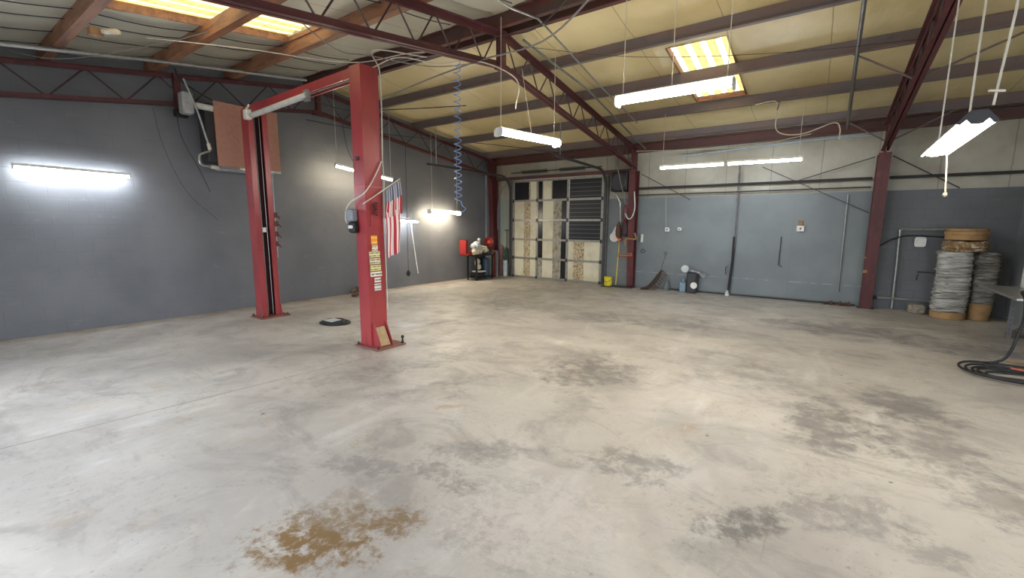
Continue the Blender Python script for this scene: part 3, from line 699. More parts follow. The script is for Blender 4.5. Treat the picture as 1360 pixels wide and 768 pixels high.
# safety latch hardware on far side of far post
for z, w in ((1.75, .05), (1.6, .06), (1.42, .05), (1.25, .04)):
    b = MB(); b.bbox(FX1-.04, FX1+.03, FY1, FY1+w, z, z+.09, .01); b.tube([(FX1, FY1+w, z+.04), (FX1+.04, FY1+w+.03, z-.02)], .012, 6); b.build('latch', plain('rusty latch', (92, 44, 36), .6), lift)
b = MB(); b.tube([(FX1-.02, FY1+.03, 1.05), (FX1-.02, FY1+.03, 2.4), (FX1-.04, FY1+.05, 2.5)], .006, 6); b.build('latch_cable', M_GALV, lift)
b = MB(); b.lathe((NX1+.19, NY1+.10, .022), [(.016,0),(.018,.02),(.012,.03),(.012,.07),(.02,.075),(.02,.1),(.008,.11)], 8); b.build('grease_fitting', M_BLACK, lift)
# chain bunch hanging on the post
b = MB()
for i in range(22):
    t = i/21; y = 3.67 + .035*math.sin(i*1.3); z = 1.93 - .16*t
    b.tube([(NX1+.02, y, z), (NX1+.035, y+.012, z-.015)], .008, 5)
plabel(b.build('lock_chain', plain('dark chain', (92, 40, 42), .5, .4), lift), 'small dark chain bunch')

# ------------------------------------------------------------------ flag on its stick
flag = thing('hanging_flag', 'stars and stripes flag drooping from a stick on the near lift post', 'flag', (-4.76, 3.95, 1.22))
b = MB(); b.tube([(-4.77, 3.50, 1.90), (-4.76, 4.10, 2.26)], .008, 8); b.build('flag_pole', M_CABLE, flag)
def cloth(u0, u1, vtop, vbot, y0, y1, zt0, zt1, zb0, zb1, X, amp, nf, name, m, nu=40, nv=30, flare=0):
    vs = []; uvs = []
    for j in range(nv+1):
        v = j/nv
        for i in range(nu+1):
            u = i/nu; z = (1-v)*(zt0+(zt1-zt0)*u) + v*(zb0+(zb1-zb0)*u)
            y = y0 + (y1-y0)*u + flare*v*(u-.5)
            x = X + amp*math.sin(u*nf*2*PI + v*1.1)*(.3+.7*v) + .01*math.sin(v*5)
            vs.append((x, y, z)); uvs.append((u0+(u1-u0)*u, vtop+(vbot-vtop)*v))
    fs = [(j*(nu+1)+i, j*(nu+1)+i+1, (j+1)*(nu+1)+i+1, (j+1)*(nu+1)+i) for j in range(nv) for i in range(nu)]
    b = MB(); b.add(vs, fs); o = b.build(name, m, flag, smooth=True)
    uvl = o.data.uv_layers.new(name='UVMap')
    for lp in o.data.loops: uvl.data[lp.index].uv = uvs[lp.vertex_index]
    md = o.modifiers.new('thickness', 'SOLIDIFY'); md.thickness = .002
    return o
def mat_stripes(cant):
    k = N('flag cloth'); tc = k.new('ShaderNodeTexCoord'); U, V, _ = k.sep(tc.outputs['UV'])
    st = k.math('LESS_THAN', k.math('FRACT', U), .5)
    c = k.mix(st, lin((226, 214, 210)), lin((176, 40, 56)))
    if cant:
        fx = k.math('SUBTRACT', k.math('FRACT', k.math('MULTIPLY', U, 1.0)), .5); fy = k.math('SUBTRACT', k.math('FRACT', k.math('MULTIPLY', V, 22)), .5)
        d = k.math('ADD', k.math('MULTIPLY', fx, fx), k.math('MULTIPLY', fy, fy)); stt = k.math('LESS_THAN', d, .09)
        c2 = k.mix(stt, lin((72, 80, 108)), lin((205, 205, 210)))
        c = k.mix(k.math('LESS_THAN', V, .46), c, c2)
    k.col(c); k.rough(.8)
    k.b.inputs['Sheen Weight'].default_value = .2
    return k.m
plabel(cloth(0, 6.5, 0, 1, 3.84, 4.09, 2.08, 2.24, 1.72, 1.80, -4.745, .014, 4, 'upper_fold', mat_stripes(True), flare=.05), 'star field and gathered stripes')
plabel(cloth(0.3, 3.6, 0, 1, 3.84, 4.09, 1.80, 1.86, 1.19, 1.27, -4.765, .02, 1.6, 'lower_cloth', mat_stripes(False)), 'broad red and white stripes')

# ------------------------------------------------------------------ heater unit with tan shield, duct, on the left wall
ht = thing('wall_heater', 'wall unit behind a salmon tan board at the top of the far lift post', 'heater', (-8.95, 4.0, 2.6))
b = MB(); b.bbox(-8.96, -8.66, 3.30, 4.3, 2.68, 3.66, .02); b.build('heater_body', M_DARK, ht)
b = MB(); b.box(-8.62, -8.59, 3.42, 4.48, 2.62, 3.70); plabel(b.build('shield_board', M_TAN, ht), 'flat salmon tan shield board')
b = MB(); b.box(-8.64, -8.58, 3.45, 4.48, 2.59, 2.63); b.box(-8.67, -8.62, 3.5, 3.54, 3.5, 3.6); b.box(-8.67, -8.62, 4.22, 4.26, 3.5, 3.6); b.build('shield_bracket', M_GALV, ht)
b = MB(); b.lathe((-8.66, 3.08, 3.58), [(.05, 0), (.05, .36)], 16, (0,1,0)); plabel(b.build('flue_pipe', M_WHITE, ht), 'white flue pipe')
b = MB(); b.bbox(-8.80, -8.60, 2.98, 3.14, 3.42, 3.76, .02); plabel(b.build('flue_box', plain('pale duct box', (168, 170, 172), .4), ht), 'pale grey flue box')
b = MB(); b.tube(spline([(-8.6, 3.02, 3.95), (-8.6, 3.17, 3.5), (-8.6, 3.26, 3.1), (-8.6, 3.31, 2.88), (-8.6, 3.22, 2.82), (-8.6, 3.14, 2.76), (-8.6, 3.16, 2.62), (-8.6, 3.32, 2.60)]), .018, 8); plabel(b.build('gas_pipe', M_GALV, ht), 'bent galvanised pipe')
b = MB(); b.tube([(-8.6,3.29,2.98), (-8.6,3.31,2.88)], .03, 8); b.tube([(-8.6,3.3,2.6),(-8.6,3.4,2.59)], .03, 8); b.build('pipe_fitting', M_CABLE, ht)
b = MB(); b.tube(spline([(-8.7, 2.95, 4.1), (-8.7, 3.0, 3.95), (-8.68, 3.2, 3.82), (-8.66, 3.5, 3.68)]), .012, 6); b.build('heater_cable', M_BLACK, ht)
b = MB(); b.box(-8.96, -8.9, 3.5, 4.2, 2.58, 2.66); b.tube([(-8.75, 3.4, 2.62), (-8.75, 4.4, 2.6)], .03, 10); b.build('drain_tube', M_PLAS, ht)

# ------------------------------------------------------------------ conduits and cables in the ceiling
def pipe(pts, r, m, label, name='conduit_pipe', cat='conduit', sm=True, grp=None, n=8):
    b = MB(); b.tube(pts, r, n); return tag(b.build(name, m, smooth=sm), label, cat, grp)
pipe([(-8.2, -.4, 3.56), (-8.2, 1.03, 3.755), (-8.2, 1.69, 3.86), (-8.2, 2.67, 4.02), (-8.2, 3.97, 4.20), (-8.2, 4.88, 4.33)], .026, M_GALV, 'bright conduit running along the top of the left wall')
pipe([(.2, y, ztop(y)-.03) for y in (4.5, 5.4)] + [(.17, 6.83, 4.22), (.235, 11.2, 3.58)], .026, M_PIPE, 'grey steel pipe running down the back slope left of the right truss')
pipe([(-3.6, 4.5, 4.45), (-3.55, 5.0, 4.43), (-3.39, 5.4, 4.41), (-3.42, 6.5, 4.26), (-3.44, 7.54, 4.10), (-3.42, 8.3, 3.98), (-3.43, 9.5, 3.82)], .014, M_GALV, 'white conduit crossing the purlins right of the middle truss')
b = MB(); b.lathe((-3.43, 8.35, 3.96), [(.02,0),(.05,.01),(.055,.05),(.03,.07)], 12, (0,0,-1)); tag(b.build('junction_box', M_WHITE), 'small white round box at the left end of the big hanging light', 'junction box')
pipe([(-3.86, 5.75, 4.36), (-3.84, 6.1, 4.31), (-3.70, 7.6, 4.09), (-3.75, 9.5, 3.8), (-3.80, 11.2, 3.55)], .017, plain('grey green pipe', (120, 128, 118), .5, .3), 'grey green pipe alongside the middle truss')
pipe(spline([(-1.2, 9.40, 3.84), (-.95, 9.42, 3.87), (-.86, 9.42, 3.84), (-.84, 9.42, 3.70), (-.84, 9.44, 3.40), (-.70, 9.46, 3.28), (-.4, 9.5, 3.27), (.0, 9.52, 3.40), (.1, 9.5, 3.3), (.1, 9.5, 3.12)]), .010, M_CABLE, 'cream cable looping down from the purlin below the skylight', 'ceiling_cable', 'cable')
pipe(spline([(-.84, 9.40, 3.70), (-.80, 9.40, 3.84), (-.70, 9.40, 3.88), (-.3, 9.40, 3.89), (.6, 9.40, 3.90)]), .010, M_PIPE, 'grey conduit curving along the purlin to the right truss')
def cable(pts, label, m=None, r=.006, k=6):
    b = MB(); b.tube(spline(pts, k), r, 6); return tag(b.build('ceiling_cable', m or M_CABLE, smooth=True), label, 'cable', 'loose cables under the ceiling')
M_GREYC = plain('grey cable', (128, 126, 122), .5)
cable([(-7.3, 2.2, 4.0), (-6.2, 2.9, 3.85), (-5.2, 3.7, 3.72), (-4.6, 4.2, 3.86), (-4.1, 4.8, 3.98)], 'cream cable sagging from the left skylight to the near lift post')
cable([(-4.06, 2.2, 3.56), (-4.3, 2.9, 3.45), (-4.5, 3.5, 3.60), (-4.2, 4.2, 3.62), (-4.0, 5.0, 3.86)], 'grey cable hanging in a loop above the near lift post', M_GREYC)
cable([(-4.9, 3.8, 3.62), (-4.7, 4.1, 3.80), (-4.4, 4.5, 3.78), (-4.05, 4.9, 3.86), (-3.6, 5.2, 3.62), (-3.75, 5.4, 3.3)], 'cream cable dropping past the middle truss to the hanging light', r=.008)
cable([(-6.3, 5.0, 3.7), (-5.2, 5.0, 3.82), (-4.1, 5.0, 3.90), (-3.0, 4.9, 3.88), (-2.0, 4.3, 3.95), (-1.2, 3.8, 4.1)], 'thick grey cable swooping right from the middle truss', M_GREYC, .012)
cable([(-3.9, 5.1, 4.2), (-3.0, 4.7, 3.95), (-2.3, 4.3, 3.98), (-2.0, 4.2, 4.12), (-1.9, 4.1, 4.2)], 'dark cable rising to the ridge right of the middle truss', M_DARK, .007)
cable([(-9.0, .9, 3.93), (-8.2, 1.5, 3.72), (-7.3, 2.3, 3.95), (-6.5, 2.6, 4.02)], 'thin grey cable crossing the upper left purlins', M_GREYC, .005)
cable([(-3.9, 5.6, 4.24), (-2.4, 6.4, 4.02), (-.6, 7.2, 3.95), (.8, 7.8, 4.0)], 'thin dark wire stretched below the skylight to the right truss', M_DARK, .004)
cable([(-9.0, 5.3, 3.8), (-8.0, 6.5, 3.6), (-6.4, 8.5, 3.5), (-5.2, 10.2, 3.4)], 'dark cable slanting across the far left ceiling', M_DARK, .008)
cable([(-4.1, 4.6, 3.9), (-5.2, 4.4, 3.9), (-6.8, 4.8, 4.05), (-8.7, 5.0, 4.2)], 'grey cable running left from the middle truss over the lift', M_GREYC, .009)
cable([(-7.7, 4.3, 3.9), (-7.2, 5.0, 3.68), (-6.6, 5.9, 3.8), (-5.9, 6.8, 3.95)], 'dark cable looping right of the near lift post top', M_DARK, .009)
cable([(-3.35, 9.3, 3.2), (-2.2, 9.4, 3.14), (-1.2, 9.4, 3.12), (-.3, 9.5, 3.25)], 'pale cable hanging in a shallow curve over the pair of bluish tubes')
cable([(-2.9, 11.2, 3.3), (-1.5, 11.2, 3.36), (0, 11.2, 3.42), (.7, 11.2, 3.4)], 'bundle of pale bluish cables on the eave strut', plain('pale blue cable', (150, 170, 186), .5), .016)
cable([(-8.8, 6.0, 3.95), (-8.78, 6.1, 3.3), (-8.75, 6.3, 2.9)], 'dark cord hanging down the left wall behind the lift', M_DARK, .007)
cable([(-9.04, 3.02, 3.6), (-9.0, 3.05, 3.1), (-8.98, 3.25, 2.6), (-8.99, 3.4, 2.2)], 'thin dark cord hanging on the wall left of the heater', M_DARK, .007)
cable([(-9.08, 2.72, 3.5), (-9.05, 2.8, 2.9), (-9.03, 3.05, 2.2), (-9.02, 3.5, 1.7)], 'long thin dark wire curving down the left wall', M_DARK, .004)
# junction on upper left purlin
jb = thing('round_box', 'round cream junction box with a wood block on the upper left purlin', 'junction box', (-7.0, 1.78, 3.80))
b = MB(); b.lathe((-7.0, 1.78, 3.83), [(.07,0),(.09,.01),(.09,.045),(.06,.06)], 20, (.3,-.3,1)); b.build('box_body', M_CABLE, jb)
b = MB(); b.box(-7.17, -7.05, 1.6, 1.72, 3.80, 3.88); plabel(b.build('wood_block', M_WOOD, jb), 'brown wood block')

# bolted end post where the left truss is spliced
tr = [o for o in C.objects if o.name == 'roof_truss'][0]
b = MB(); b.bar((-8.93, 3.03, 3.52), (-8.93, 3.03, 4.08), .09, .10, (1,0,0)); b.build('splice_post', M_RED, tr)
b = MB(); b.bbox(-8.98, -8.86, 2.96, 3.14, 3.40, 3.52, .01); b.build('splice_plate', M_BLACK, tr)

# insulation straps on the near slope
for i, x in enumerate([-8.75, -8.1, -7.5, -7.1, -5.7, -4.7, -3.6]):
    pts = []
    mk = [YF, .25, 1.53, 2.74, 3.90, YR-.2]
    for a, c_ in zip(mk, mk[1:]):
        for j in range(6):
            t = j/6; y = a+(c_-a)*t; pts.append((x+.02*math.sin(y*3+i), y, zroof(y)-.04-.04*math.sin(PI*t)))
    if -6.9 < x < -5.8: continue
    b = MB(); b.tube(pts, .007, 5)
    tag(b.build('insulation_strap', M_DARK), ['dark strap under the near slope blanket closest to the left wall', 'dark strap under the near slope blanket, second from the left wall', 'dark strap under the near slope blanket, third from the left wall',
         'dark strap under the near slope blanket, fourth from the left wall', 'dark strap beside the left skylight', 'dark strap right of the left skylight', 'dark strap of the near slope right of the middle truss'][i], 'strap', 'dark straps under the roof blanket')

# ------------------------------------------------------------------ blue coiled air hose
b = MB(); pts = []; n = 20*14
for i in range(n+1):
    t = i/n; z = 3.74 - t*1.78; tw = 1 - .0*t; pitch = t**1.0
    r = .046; a = 2*PI*20*t
    pts.append((-4.06 + r*math.cos(a), 4.50 + r*math.sin(a), z))
pts += spline([pts[-1], (-4.03, 4.55, 1.90), (-4.0, 4.58, 1.86), (-4.05, 4.52, 1.80), (-4.10, 4.46, 1.78)], 5)[1:]
b.tube(pts, .0055, 5)
tag(b.build('coiled_air_hose', M_BLUE, smooth=True), 'blue coiled air hose hanging from the middle truss', 'hose')

# ------------------------------------------------------------------ pendants beside the flag
hk = thing('hanging_hoist_cord', 'dark hanging cord with a black ball beside a white rod, right of the flag', 'cord', (-8.72, 7.7, .3))
b = MB(); b.tube([(-8.72, 7.72, 3.6), (-8.72, 7.7, .45)], .007, 6); b.build('cord', M_DARK, hk)
b = MB(); b.lathe((-8.72, 7.7, .30), [(.01,0),(.05,.04),(.055,.08),(.035,.14),(.01,.16)], 14); b.build('ball_weight', M_BLACK, hk)
wr = MB(); wr.tube(spline([(-8.72, 7.72, 1.86), (-8.70, 7.82, 1.88), (-8.70, 7.84, 1.5), (-8.69, 7.92, .9), (-8.68, 8.0, .36)]), .014, 8)
tag(wr.build('white_rod', M_WHITE), 'thin white rod hooked over, hanging beside the dark cord', 'rod')

# ------------------------------------------------------------------ floor clutter left
coil = thing('hose_coil', 'flat dark coil with a grey plate on the floor between the lift posts', 'coil', (-6.55, 4.15, 0))
for i in range(5):
    r = .26-.03*i; b = MB(); z = .014+.009*i
    b.tube([(-6.55+(r+.01*math.sin(3*t+i))*1.05*math.cos(t), 4.15+(r+.012*math.cos(2*t+i))*.85*math.sin(t), z) for t in [2*PI*j/30 for j in range(31)]], .012, 6)
    b.build('hose_loop', M_DARK if i % 2 else M_BLACK, coil)
b = MB(); b.bbox(-6.65, -6.42, 4.0, 4.2, .055, .065, .004); b.build('grey_plate', M_PLAS, coil)
bd = thing('twig_bundle', 'low bundle of brown scraps lying against the left wall behind the near post', 'debris', (-8.65, 6.15, 0))
for i in range(26):
    y = 5.95 + random.random()*.75; x = -8.62 + random.uniform(-.1, .1); a = random.uniform(-.5, .5); l = random.uniform(.08, .2); z = .03+random.random()*.16
    b = MB(); b.tube([(x-l*.5*math.sin(a), y-l*.5, max(.015, z+random.uniform(-.04,.04))), (x+l*.5*math.sin(a), y+l*.5, z)], random.uniform(.012, .03), 5)
    b.build('scrap', [M_BROWN, M_WOOD, M_DARK][i % 3], bd)
    
# ------------------------------------------------------------------ cluttered stand in the far left corner
st = thing('equipment_stand', 'black stand with open lower shelf in the far left corner', 'stand', (-8.42, 10.25, 0))
b = MB(); b.bbox(-8.62, -8.20, 9.85, 10.72, .72, .76, .008); b.build('tabletop', M_BLACK, st)
for x, y in ((-8.58, 9.90), (-8.25, 9.90), (-8.58, 10.67), (-8.25, 10.67)):
    b = MB(); b.box(x-.02, x+.02, y-.02, y+.02, 0, .72); b.build('leg', M_BLACK, st)
b = MB(); b.box(-8.6, -8.22, 9.9, 10.68, .06, .09); b.build('lower_shelf', M_BLACK, st)
b = MB(); b.box(-8.61, -8.59, 10.3, 10.68, .09, .72); b.build('back_panel', M_DARK, st)
def clump(pts, name, m, label, cat, grp=None, jit=.25, seed=1):
    b = MB()
    for i, (x, y, z, r) in enumerate(pts):
        b.lathe((x, y, z-r), [(r*.05, 0)] + [(r*math.sin(PI*t/8), r*(1-math.cos(PI*t/8))) for t in range(1, 8)] + [(r*.05, 2*r)], 10, (random.uniform(-.4,.4), random.uniform(-.4,.4), 1), jit, seed+i)
    return tag(b.build(name, m, smooth=True), label, cat, grp)
rb = thing('parts_bin', 'red open bin hanging at the left of the corner stand', 'bin', (-8.45, 9.72, .72))
b = MB(); b.box(-8.6, -8.36, 9.56, 9.58, .76, 1.20); b.box(-8.6, -8.28, 9.56, 9.92, .765, .785); b.box(-8.6, -8.58, 9.58, 9.92, .785, 1.2); b.build('bin_body', M_BRICKRED, rb)
b = MB(); b.box(-8.285, -8.27, 9.56, 9.90, .78, .88); b.build('bin_lip', M_BRICKRED, rb)
clump([(-8.32, 9.86, 1.02, .09), (-8.34, 9.98, 1.06, .11), (-8.36, 10.1, 1.0, .09)], 'rag_bundle', M_PLAS, 'white cloth bundle on top of the corner stand', 'rags')
clump([(-8.3, 9.82, .86, .09), (-8.28, 10.0, .86, .1), (-8.3, 10.16, .86, .1), (-8.32, 10.34, .93, .09), (-8.33, 10.26, .95, .08), (-8.35, 10.45, .87, .09)], 'rag_bundle', M_RAG, 'cream cloth bundle spilling over the corner stand front', 'rags', seed=20)
clump([(-8.4, 10.22, 1.2, .05), (-8.4, 10.20, 1.12, .03)], 'white_bulb', M_WHITE, 'small white bulb standing above the rags', 'bulb', jit=.03)
b = MB(); b.lathe((-8.5, 10.62, .76), [(.15,0),(.15,.12),(.12,.2),(.13,.28)], 14); b.bbox(-8.42, -8.2, 10.42, 10.6, .76, .84, .02); tag(b.build('small_engine', M_DARK), 'dark small machine at the back of the corner stand', 'machine')
rf = thing('red_reflector', 'round red lamp shade at the right of the corner stand', 'reflector', (-8.42, 10.62, 1.0))
b = MB(); b.lathe((-8.40, 10.66, 1.12), [(.02,-.10),(.10,-.05),(.15,.02),(.155,.04),(.12,.02),(.03,-.02)], 20, (.8,-.5,.1)); b.build('shade', M_BRICKRED, rf, smooth=True)
b = MB(); b.lathe((-8.36, 10.63, 1.12), [(.05,0),(.05,.03)], 12, (.8,-.5,.1)); b.build('lens', M_ORANGE, rf)
clump([(-8.33, 10.02, .56, .09), (-8.33, 10.10, .40, .09), (-8.34, 10.02, .50, .07)], 'rag_bundle', M_RAG, 'patterned pale rags hanging inside the corner stand', 'rags', seed=50)
b = MB(); b.bbox(-8.5, -8.2, 9.98, 10.3, .24, .27, .006); tag(b.build('white_tray', M_WHITE), 'small white tray inside the corner stand', 'tray')
b = MB(); b.bbox(-8.55, -8.25, 9.95, 10.3, .09, .23, .02); tag(b.build('black_case', M_BLACK), 'black case on the bottom shelf of the corner stand', 'case')
b = MB(); b.lathe((-8.38, 10.5, .09), [(.11,0),(.12,.02),(.12,.5),(.1,.54),(.04,.56)], 18); tag(b.build('blue_canister', plain('dark blue canister', (46, 66, 84), .4)), 'dark blue canister inside the corner stand', 'canister')
for i, (m, y, h, lb) in enumerate([(plain('pale board', (196, 186, 172), .7), 10.80, .78, 'pale upright board leaning right of the corner stand'), (plain('dark red board', (120, 44, 44), .7), 10.92, .80, 'dark red upright board beside the pale one'),
                                   (plain('grey lilac board', (146, 136, 140), .7), 11.05, .84, 'grey upright board nearest the corner column')]):
    b = MB(); b.bbox(-8.55, -8.33, y-.03-.02*(i == 0), y+.03, 0, h, .006); tag(b.build('leaning_board', m), lb, 'board', 'boards beside the corner stand')
b = MB(); b.prism((-8.66, 9.6, .0), (-8.66, 9.6, .02), [(-.02,-.1),(.02,-.1),(.02,.1),(-.02,.1)])
# tall grey pilaster by the corner and tools in front of pale sheet
b = MB(); b.bbox(-8.70, -8.56, 11.42, 11.5, 0, 2.6, .01); b.box(-8.8, -8.72, 11.0, 11.12, 0, 3.3); struct(b.build('trim_3', plain('grey corner trim', (120, 126, 134), .6)))
sh = thing('garden_shovel', 'dark green handled shovel hanging left of the overhead door', 'shovel', (-8.25, 11.42, .25))
b = MB(); b.tube([(-8.26, 11.43, .9), (-8.25, 11.43, 1.42)], .012, 8); b.build('handle', plain('dark green handle', (52, 76, 62), .5), sh)
b = MB(); b.tube([(-8.32, 11.43, 1.48), (-8.18, 11.43, 1.48)], .014, 8); b.tube([(-8.32, 11.43, 1.48), (-8.25, 11.43, 1.40), (-8.18, 11.43, 1.48)], .010, 6); b.build('grip', M_DARK, sh)
b = MB(); b.poly([(-8.33, 11.42, .85), (-8.35, 11.42, .45), (-8.26, 11.42, .28), (-8.17, 11.42, .45), (-8.19, 11.42, .85), (-8.26, 11.42, .95)], .012, (0,1,0)); b.build('blade', plain('green shovel blade', (70, 92, 74), .45), sh)
b = MB(); b.lathe((-8.26, 11.36, .0), [(.06,0),(.075,.02),(.08,.5),(.07,.52)], 16); tag(b.build('white_bucket', M_PLAS), 'tall pale bucket on the floor left of the overhead door', 'bucket')
b = MB(); b.bbox(-8.47, -8.37, 11.30, 11.42, .0, .45, .01); b.bbox(-8.48, -8.38, 11.32, 11.42, .5, 1.0, .02); b.box(-8.46,-8.40,11.34,11.4,.45,.5); tag(b.build('stacked_crate', plain('faded pink crate', (150, 108, 100), .7)), 'narrow faded pink crate stack beside the corner column', 'crate')
cable([(-8.1, 11.3, 2.95), (-8.3, 11.25, 2.75), (-8.42, 11.2, 2.3), (-8.44, 11.2, 1.5)], 'grey cord hanging beside the corner column', M_GREYC, .014)

# ------------------------------------------------------------------ clutter between the overhead door and the middle column
fan = thing('wall_fan', 'dark round fan box hanging high left of the middle column', 'fan', (-4.5, 11.2, 2.5))
b = MB(); b.bbox(-4.64, -4.20, 11.08, 11.36, 2.52, 3.02, .03); b.build('box', M_BLACK, fan)
b = MB(); b.lathe((-4.42, 11.09, 2.77), [(.2,0),(.21,.02),(.17,.03),(.05,.02)], 24, (0,-1,0)); b.build('grille', M_DARK, fan)
b = MB(); b.bar((-4.55, 11.3, 3.02), (-4.55, 11.3, 3.6), .03, .03); b.build('bracket', M_PIPE, fan)
pipe([(-4.62, 11.25, 2.55), (-4.45, 11.3, 2.25), (-4.42, 11.35, 1.5)], .02, M_GALV, 'galvanised conduit bending down under the dark fan box')
pipe([(-4.45, 10.9, 3.3), (-4.2, 11.05, 2.2)], .012, M_PIPE, 'slanting rod in front of the dark fan box', 'slanting_rod', 'rod')
pd = thing('white_paddle', 'white rounded paddle hung on the grey wall left of the middle column', 'paddle', (-4.58, 11.42, 1.15))
b = MB(); b.lathe((-4.62, 11.44, 1.33), [(.13,0),(.135,.01),(.13,.025)], 20, (0,-1,0)); b.poly([(-4.73,11.425,1.36),(-4.51,11.425,1.36),(-4.53,11.425,1.58),(-4.60,11.425,1.62)], .015, (0,1,0)); b.build('blade', M_WHITE, pd)
b = MB(); b.tube([(-4.57, 11.42, 1.55), (-4.52, 11.42, 1.72)], .016, 8); b.build('handle', M_WHITE, pd)
for (x, z0, z1, w, m, lb) in ((-4.26, 1.35, 1.85, .10, plain('dark plum cloth', (70, 52, 56), .8), 'dark plum bag hanging beside the middle column'), (-4.46, 1.30, 1.75, .07, M_BROWN, 'brown bag hanging left of the plum bag')):
    b = MB(); b.lathe((x, 11.30, z0), [(w*.4,0),(w,.08),(w*1.05,.2),(w*.8,(z1-z0)*.75),(w*.25,z1-z0)], 14, (0,0,1), .15, 3)
    tag(b.build('hanging_bag', m, smooth=True), lb, 'bag', 'bags by the middle column')
cb = MB()
for i in range(4):
    cb.tube([(-4.25+.01*i + .05*math.cos(t), 11.16-.01*i, 1.95 + .22*math.sin(t)) for t in [2*PI*j/20 for j in range(21)]], .010, 6)
tag(cb.build('extension_cord', plain('dark red cord', (120, 36, 40), .5)), 'coiled dark red cord on the middle column', 'cord')
cb = MB(); cb.tube(spline([(XM+.1, 11.05, 2.5), (XM+.12, 11.08, 2.1), (XM+.05, 11.09, 1.86), (XM-.05, 11.09, 1.82), (XM-.12, 11.06, 1.95)]), .015, 8)
tag(cb.build('hook_hose', M_PLAS, smooth=True), 'pale hose hooked round the middle column', 'hose')
b = MB(); b.tube([(-4.47, 11.30, 1.36), (-4.42, 11.30, 1.22)], .03, 8); b.tube([(-4.44, 11.29, 1.22), (-4.38, 11.29, 1.3)], .022, 8); tag(b.build('orange_strap', M_ORANGE), 'orange strap on top of the yellow pole', 'strap')
sl = thing('orange_saw', 'short orange handled bow saw hooked between wall and middle column', 'saw', (-4.2, 11.2, .8))
b = MB(); b.tube([(-4.42, 11.22, .84), (-4.02, 11.2, .86)], .018, 8); b.build('saw_frame', M_ORANGE, sl)
b = MB(); b.box(-4.42, -4.05, 11.2, 11.21, .90, .92); b.tube([(-4.42,11.205,.84),(-4.42,11.205,.93)], .012, 6); b.tube([(-4.04,11.205,.84),(-4.04,11.205,.93)], .012, 6); b.build('saw_blade', M_WOOD, sl)
b = MB(); b.tube(spline([(-3.98, 11.2, 1.45), (-3.93, 11.16, 1.30), (-4.2, 11.2, 1.3), (-4.22, 11.2, 1.12)]), .025, 8); tag(b.build('pipe_hook', M_WOOD), 'tan hooked fitting beside the middle column', 'hook')
mp = thing('yellow_mop', 'yellow poled mop leaning on the wall left of the middle column', 'mop', (-4.45, 11.2, 0))
b = MB(); b.tube([(-4.44, 11.2, .05), (-4.46, 11.4, 1.25)], .012, 8); b.build('handle', M_YELLOW, mp)
b = MB(); b.bar((-4.55, 11.15, .03), (-3.95, 11.12, .02), .10, .035); b.build('mop_head', M_DARK, mp)
bk = thing('yellow_bucket', 'small yellow bucket on the floor beside the mop', 'bucket', (-4.62, 11.1, 0))
b = MB(); b.lathe((-4.62, 11.1, .02), [(.08,0),(.10,.02),(.112,.24),(.12,.25),(.105,.245)], 20); b.build('bucket_body', M_YELLOW, bk)
b = MB(); b.tube(spline([(-4.735, 11.1, .24), (-4.69, 11.0, .17), (-4.62, 10.97, .14), (-4.55, 11.0, .17), (-4.505, 11.1, .24)]), .006, 6); b.build('bail', M_DARK, bk)
b = MB(); b.bbox(-4.78, -4.5, 10.98, 11.22, 0, .018, .006); tag(b.build('floor_tray', M_DARK), 'flat dark tray under the yellow bucket', 'tray')
b = MB(); b.box(-4.1, -3.98, 11.1, 11.2, 0, .05); tag(b.build('dark_block', M_BLACK), 'small black block at the foot of the middle column', 'block')
b = MB(); b.bbox(-3.9, -3.84, 11.44, 11.495, 1.2, 1.42, .01); tag(b.build('small_box', M_WHITE), 'small white box just right of the middle column', 'box')

# ------------------------------------------------------------------ things on and by the back wall
for x, z, s, lb in ((-3.22, 1.55, .055, 'left one of the two white switch boxes on the back wall'), (-2.92, 1.56, .05, 'right one of the two white switch boxes on the back wall'), (-.38, 1.60, .07, 'white wall box with a tan box above it')):
    o = thing('switch_box', lb, 'switch box', (x, 11.46, z))
    b = MB(); b.bbox(x-s, x+s, 11.42, 11.5, z-s*.9, z+s*.9, .01); b.build('cover', M_WHITE, o)
    b = MB(); b.box(x-.012, x+.012, 11.41, 11.42, z-.02, z+.02); b.build('toggle', M_DARK, o)
    if s == .07:
        b = MB(); b.bbox(x-.05, x+.04, 11.45, 11.5, z+.07, z+.17, .01); b.build('upper_box', M_WOOD, o)
b = MB(); b.tube([(-3.30, 11.44, 2.4), (-3.26, 11.45, 1.62)], .005, 6); tag(b.build('wall_wire', M_CABLE), 'thin white wire dropping to the left switch box', 'wire')
lp = MB(); lp.tube([(-3.83+.05*math.cos(t), 11.47, .98+.05*math.sin(t)) for t in [2*PI*j/16 for j in range(17)]], .007, 6); tag(lp.build('wall_ring', M_DARK), 'dark ring on the wall right of the middle column', 'ring')
br = thing('push_broom', 'wide dark broom leaning against the back wall', 'broom', (-3.3, 11.25, 0))
b = MB(); b.tube([(-3.30, 11.3, .45), (-3.22, 11.42, .92)], .010, 8); b.tube([(-3.22+.035*math.cos(t), 11.43, .95+.04*math.sin(t)) for t in [2*PI*j/12 for j in range(13)]], .007, 5); b.build('handle', plain('grey metal handle', (96, 100, 92), .5), br)
b = MB(); pts = spline([(-3.72, 11.1, .02), (-3.55, 11.14, .06), (-3.42, 11.2, .2), (-3.32, 11.26, .38), (-3.26, 11.3, .52)])
b.tube(pts, [.02+.035*math.sin(PI*i/(len(pts)-1)) for i in range(len(pts))], 7); b.build('head', plain('dark bristles', (62, 48, 40), .9), br)
for i in range(14):
    t = i/13; p0 = pts[int(t*(len(pts)-1))]; b = MB(); b.tube([p0, (p0[0]+.10+.06*t, p0[1]-.02, max(.008, p0[2]-.13))], .010, 5); b.build('bristle', M_BROWN, br)
